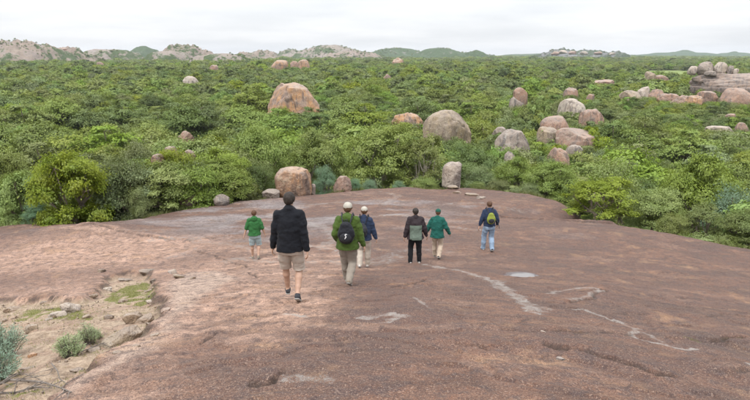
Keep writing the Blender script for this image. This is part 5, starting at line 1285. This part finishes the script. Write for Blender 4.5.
def make_pack(loc, yaw, S_, info, label, mat, mat2, w=.155, h=.23, zc=1.19, dpth=.10, logo=False, loose=False):
    e = empty('backpack', loc, yaw); tag(e, label, 'backpack'); e.scale = (S_,) * 3; ly = info['ly']; yc = ly * .6 - .235
    D = Sdf((-.25, yc - .2, zc - h - .1), (.25, yc + .2, zc + h + .12), .008)
    D.ell((0, yc, zc), (w, dpth, h), .02); D.ell((0, yc + .01, zc - h * .25), (w * 1.02, dpth * 1.05, h * .72), .05); D.wrinkle(.02, (8, 8, 9), 5); link('bag', D.mesh('bag'), mat, e)
    D = Sdf((-.25, yc - .26, zc - h - .1), (.25, yc + .1, zc + h), .008); D.ell((0, yc - dpth * .75, zc - h * .32), (w * .74, dpth * .5, h * .48), .02); D.wrinkle(.012, (9, 9, 9), 8); link('pocket', D.mesh('pocket'), mat2, e)
    for sx in (-1, 1):
        D = Sdf((-.3, -.3, .85), (.3, .35, 1.65), .009); D.chain([((sx * .075, yc + .07, zc + h * .8), .014), ((sx * .105, ly - .10, 1.525), .017), ((sx * .115, ly + .0, 1.562), .017), ((sx * .125, ly + .11, 1.47), .016), ((sx * .13, ly + .175, 1.33), .015), ((sx * .165, ly + .13, 1.16), .012), ((sx * .17, yc + .1, 1.04), .010)], .004)
        link('strap', D.mesh('strap'), mat2, e)
    D = Sdf((-.06, yc - .08, zc + h - .05), (.06, yc + .1, zc + h + .1), .006); D.chain([((-.03, yc + .03, zc + h - .02), .008), ((-.02, yc + .03, zc + h + .03), .008), ((.02, yc + .03, zc + h + .03), .008), ((.03, yc + .03, zc + h - .02), .008)], .004); link('handle', D.mesh('handle'), mat2, e)
    if logo:
        pts = [(.030, .050), (.005, .058), (-.010, .040), (.004, .020), (.012, .0), (-.004, -.022), (-.016, -.045)]
        v, f = tube([(px_, yc - dpth * 1.28 + abs(px_) * .25, zc - h * .22 + pz_) for px_, pz_ in pts], [.005, .008, .009, .007, .010, .009, .005], 6)
        me = bpy.data.meshes.new('logo'); me.from_pydata([tuple(q) for q in v], [], [tuple(dict.fromkeys(q)) for q in f]); link('logo', me, cloth('white_print', (.75, .75, .75)), e)
    if loose:
        v, f = tube([(.17, yc + .06, zc - .05), (.22, yc + .0, zc - .12), (.27, yc - .02, zc - .26), (.29, yc - .02, zc - .36)], [.010, .012, .011, .008], 6)
        me = bpy.data.meshes.new('loose_strap'); me.from_pydata([tuple(q) for q in v], [], [tuple(dict.fromkeys(q)) for q in f]); link('loose_strap', me, mat2, e)
    return e

def foot_loc(px, py, back=0.0):
    x, y, d = hit(px, py)
    for it in range(4):
        z = rock_at(x, y); r = ray(px, py); k = z / r[2]; x, y = r[0] * (k), r[1] * (k)
    return x, y, rock_at(x, y)
def height_for(loc, ytop):
    x, y, z = loc; lo_, hi_ = 0.8, 2.4
    for _ in range(40):
        m = (lo_ + hi_) / 2
        if proj(x, y, z + m)[1] > ytop: lo_ = m
        else: hi_ = m
    return m
K_navy = cloth('cloth_black_navy', (0.0064, 0.0072, 0.0104)); K_khaki = cloth('cloth_khaki', (0.3840, 0.3280, 0.2800)); K_green = cloth('cloth_olive_green', (0.0480, 0.0800, 0.0144)); K_trek = cloth('cloth_stone', (0.2400, 0.2080, 0.1720))
K_bl = cloth('cloth_dark_navy', (0.0192, 0.0296, 0.0600)); K_teal = cloth('cloth_teal', (0.0096, 0.0760, 0.0600)); K_cream = cloth('cloth_cream', (0.4400, 0.3520, 0.2720)); K_black = cloth('cloth_black', (0.0104, 0.0104, 0.0120))
K_jean = cloth('cloth_washed_denim', (0.2160, 0.2880, 0.3840), var=.35); K_grn = cloth('cloth_grass_green', (0.0224, 0.1000, 0.0280)); K_short = cloth('cloth_pale_blue', (0.2880, 0.3600, 0.3760)); K_bag = cloth('bag_black', (0.0096, 0.0104, 0.0144), 0.6); K_bag2 = cloth('bag_charcoal', (0.0240, 0.0256, 0.0304), .6)
K_lime = cloth('bag_lime', (0.1920, 0.2240, 0.0400)); K_limed = cloth('bag_dark_lime', (0.1200, 0.1440, 0.0320)); K_white = cloth('cap_white', (0.36, 0.335, 0.285)); K_capg = cloth('cap_green', (0.0120, 0.0680, 0.0480)); K_tan = cloth('cloth_pale_tan', (0.4000, 0.3520, 0.2960))
K_two = cloth_panels('cloth_two_tone', (0.0280, 0.0192, 0.0224), (0.1200, 0.1560, 0.1240), 1.27)
HANGL, HANGR = (-.31, .02, .88), (.31, .02, .88)
def person(px, py, ytop, **k):
    L0 = foot_loc(px, py); H = height_for(L0, ytop); print('person', px, [round(v, 2) for v in L0], round(H, 2), round(math.hypot(L0[0], L0[1]), 2))
    yaw = k.pop('yaw'); pk = k.pop('pack', None)
    f = k['feet']; c, s = math.cos(yaw), math.sin(yaw); nf = []
    for (fx, fy, fz, fp) in f:      # each foot stands on the rock below it
        gx, gy = L0[0] + (fx * c - fy * s) * H / 1.78, L0[1] + (fx * s + fy * c) * H / 1.78; nf.append((fx, fy, fz + (rock_at(gx, gy) - L0[2]) * 1.78 / H, fp))
    mz = min(q[2] for q in nf); k['feet'] = tuple(nf)
    e, info = make_person(L0, yaw, H, **k)
    if pk: make_pack(L0, yaw, H / 1.78, info, **pk)
    return e
person(292, 301, 193, yaw=R(2), label='man in black jacket and khaki shorts walking away, nearest to the camera', feet=((-.09, .30, 0.0, 0), (.11, -.16, .05, R(32))), hands=((-.285, .09, .86), (.275, -.07, .85)),
       top=dict(name='jacket', mat=K_navy, hem=.86, puff=.018, sleeve='long', collar=3, fold=.018), bottom=dict(name='shorts', mat=K_khaki, end=.50, puff=.022), head=dict(hair=HAIRD), skin=SKIN, shoe=RUB, build=1.03, vox=.0085, seed=2)
person(348, 286, 203.5, yaw=R(-4), label='person in green hooded jacket and white cap with a black backpack', feet=((-.05, .30, 0, 0), (.05, -.22, .06, R(32))), hands=((-.24, .14, .98), (.34, .02, .88)),
       top=dict(name='jacket', mat=K_green, hem=.83, puff=.035, sleeve='long', hood=True, flare=.02, fold=.026), bottom=dict(name='trousers', mat=K_trek, end=.1, puff=.020), head=dict(hair=HAIRB, cap=K_white), skin=SKIN, shoe=BSHOE, vox=.0095, seed=4, headtilt=.2,
       pack=dict(label='black backpack with a white squiggle worn over the green hooded jacket', mat=K_bag, mat2=K_bag2, w=.16, h=.235, zc=1.22, logo=True))
person(364, 268.5, 207.5, yaw=R(-8), label='person in navy jacket and white cap walking behind the green hooded one', feet=((-.10, -.14, .04, R(25)), (.08, .20, 0, 0)), hands=((-.30, .05, .88), (.33, .06, .90)),
       top=dict(name='jacket', mat=K_bl, hem=.86, puff=.03, sleeve='long', fold=.024), bottom=dict(name='trousers', mat=K_tan, end=.1, puff=.018), head=dict(hair=HAIRB, cap=K_white), skin=SKIN, shoe=WSHOE, vox=.0105, seed=6,
       pack=dict(label='slim dark backpack worn over the navy jacket beside the green hooded one', mat=K_bag2, mat2=K_bag, w=.12, h=.20, dpth=.07))
person(415, 264, 208.5, yaw=R(2), label='dark haired person in two tone grey green jacket and black trousers', feet=((-.15, .0, 0, 0), (.14, .10, 0, 0)), hands=((-.34, -.02, .88), (.36, .06, .87)),
       top=dict(name='jacket', mat=K_two, hem=.82, puff=.04, sleeve='long', flare=.035, fold=.026), bottom=dict(name='trousers', mat=K_black, end=.1, puff=.014), head=dict(hair=HAIRD), skin=SKIN2, shoe=WSHOE, vox=.0105, seed=8)
person(436.5, 259, 209.5, yaw=R(-14), label='person in teal jacket and green cap holding out a hand to the left', feet=((-.10, .24, 0, 0), (.10, -.16, .05, R(30))), hands=((-.40, .05, .90), (.40, .10, .95)),
       top=dict(name='jacket', mat=K_teal, hem=.80, puff=.035, sleeve='long', flare=.03, fold=.026), bottom=dict(name='trousers', mat=K_cream, end=.1, puff=.018), head=dict(hair=HAIRB, cap=K_capg), skin=SKIN2, shoe=RUB, vox=.0105, seed=10)
person(488, 251, 201.5, yaw=R(4), label='brown haired person in navy jacket and washed jeans, farthest to the right', feet=((-.14, .16, 0, 0), (.10, -.12, .045, R(28))), hands=((-.34, .02, .90), (.30, .08, .93)),
       top=dict(name='jacket', mat=K_bl, hem=.92, puff=.02, sleeve='long', fold=.022), bottom=dict(name='jeans', mat=K_jean, end=.1, puff=.020), head=dict(hair=HAIRB), skin=SKIN, shoe=(WSHOE, RUB), vox=.0105, seed=12,
       pack=dict(label='lime green and black backpack of the person in washed jeans', mat=K_lime, mat2=K_bag2, w=.13, h=.20, zc=1.24, dpth=.09, loose=True))
person(256, 259, 210.5, yaw=R(6), label='person in grass green top and pale blue shorts with bare legs, leftmost', feet=((-.13, .14, 0, 0), (.10, -.12, .04, R(25))), hands=((-.36, -.02, .90), (.34, .06, .92)),
       top=dict(name='jacket', mat=K_grn, hem=.90, puff=.03, sleeve='half', hood=True, flare=.01, fold=.026), bottom=dict(name='shorts', mat=K_short, end=.50, puff=.03), head=dict(hair=HAIRB), skin=SKIN, shoe=BSHOE, vox=.0105, seed=14)
# ------------------------------------------------------------------ the air
hz = NT('air'); hz.t.links.new(hz.n('ShaderNodeVolumePrincipled', {'Color': (0.86, 0.90, 0.95, 1), 'Density': 0.00008, 'Anisotropy': 0.0}).outputs[0], hz.out.inputs['Volume'])
hm = bpy.data.meshes.new('haze')
a, b, lo, hi = 6900.0, 6900.0, -70.0, 75.0
hm.from_pydata([(sx * a, sy * b, sz) for sx in (-1, 1) for sy in (-1, 1) for sz in (lo, hi)], [], [(0, 1, 3, 2), (4, 6, 7, 5), (0, 4, 5, 1), (2, 3, 7, 6), (0, 2, 6, 4), (1, 5, 7, 3)])
stuff(link('haze', hm, hz.m), 'thin pale haze fading the far woodland and hills', 'haze')
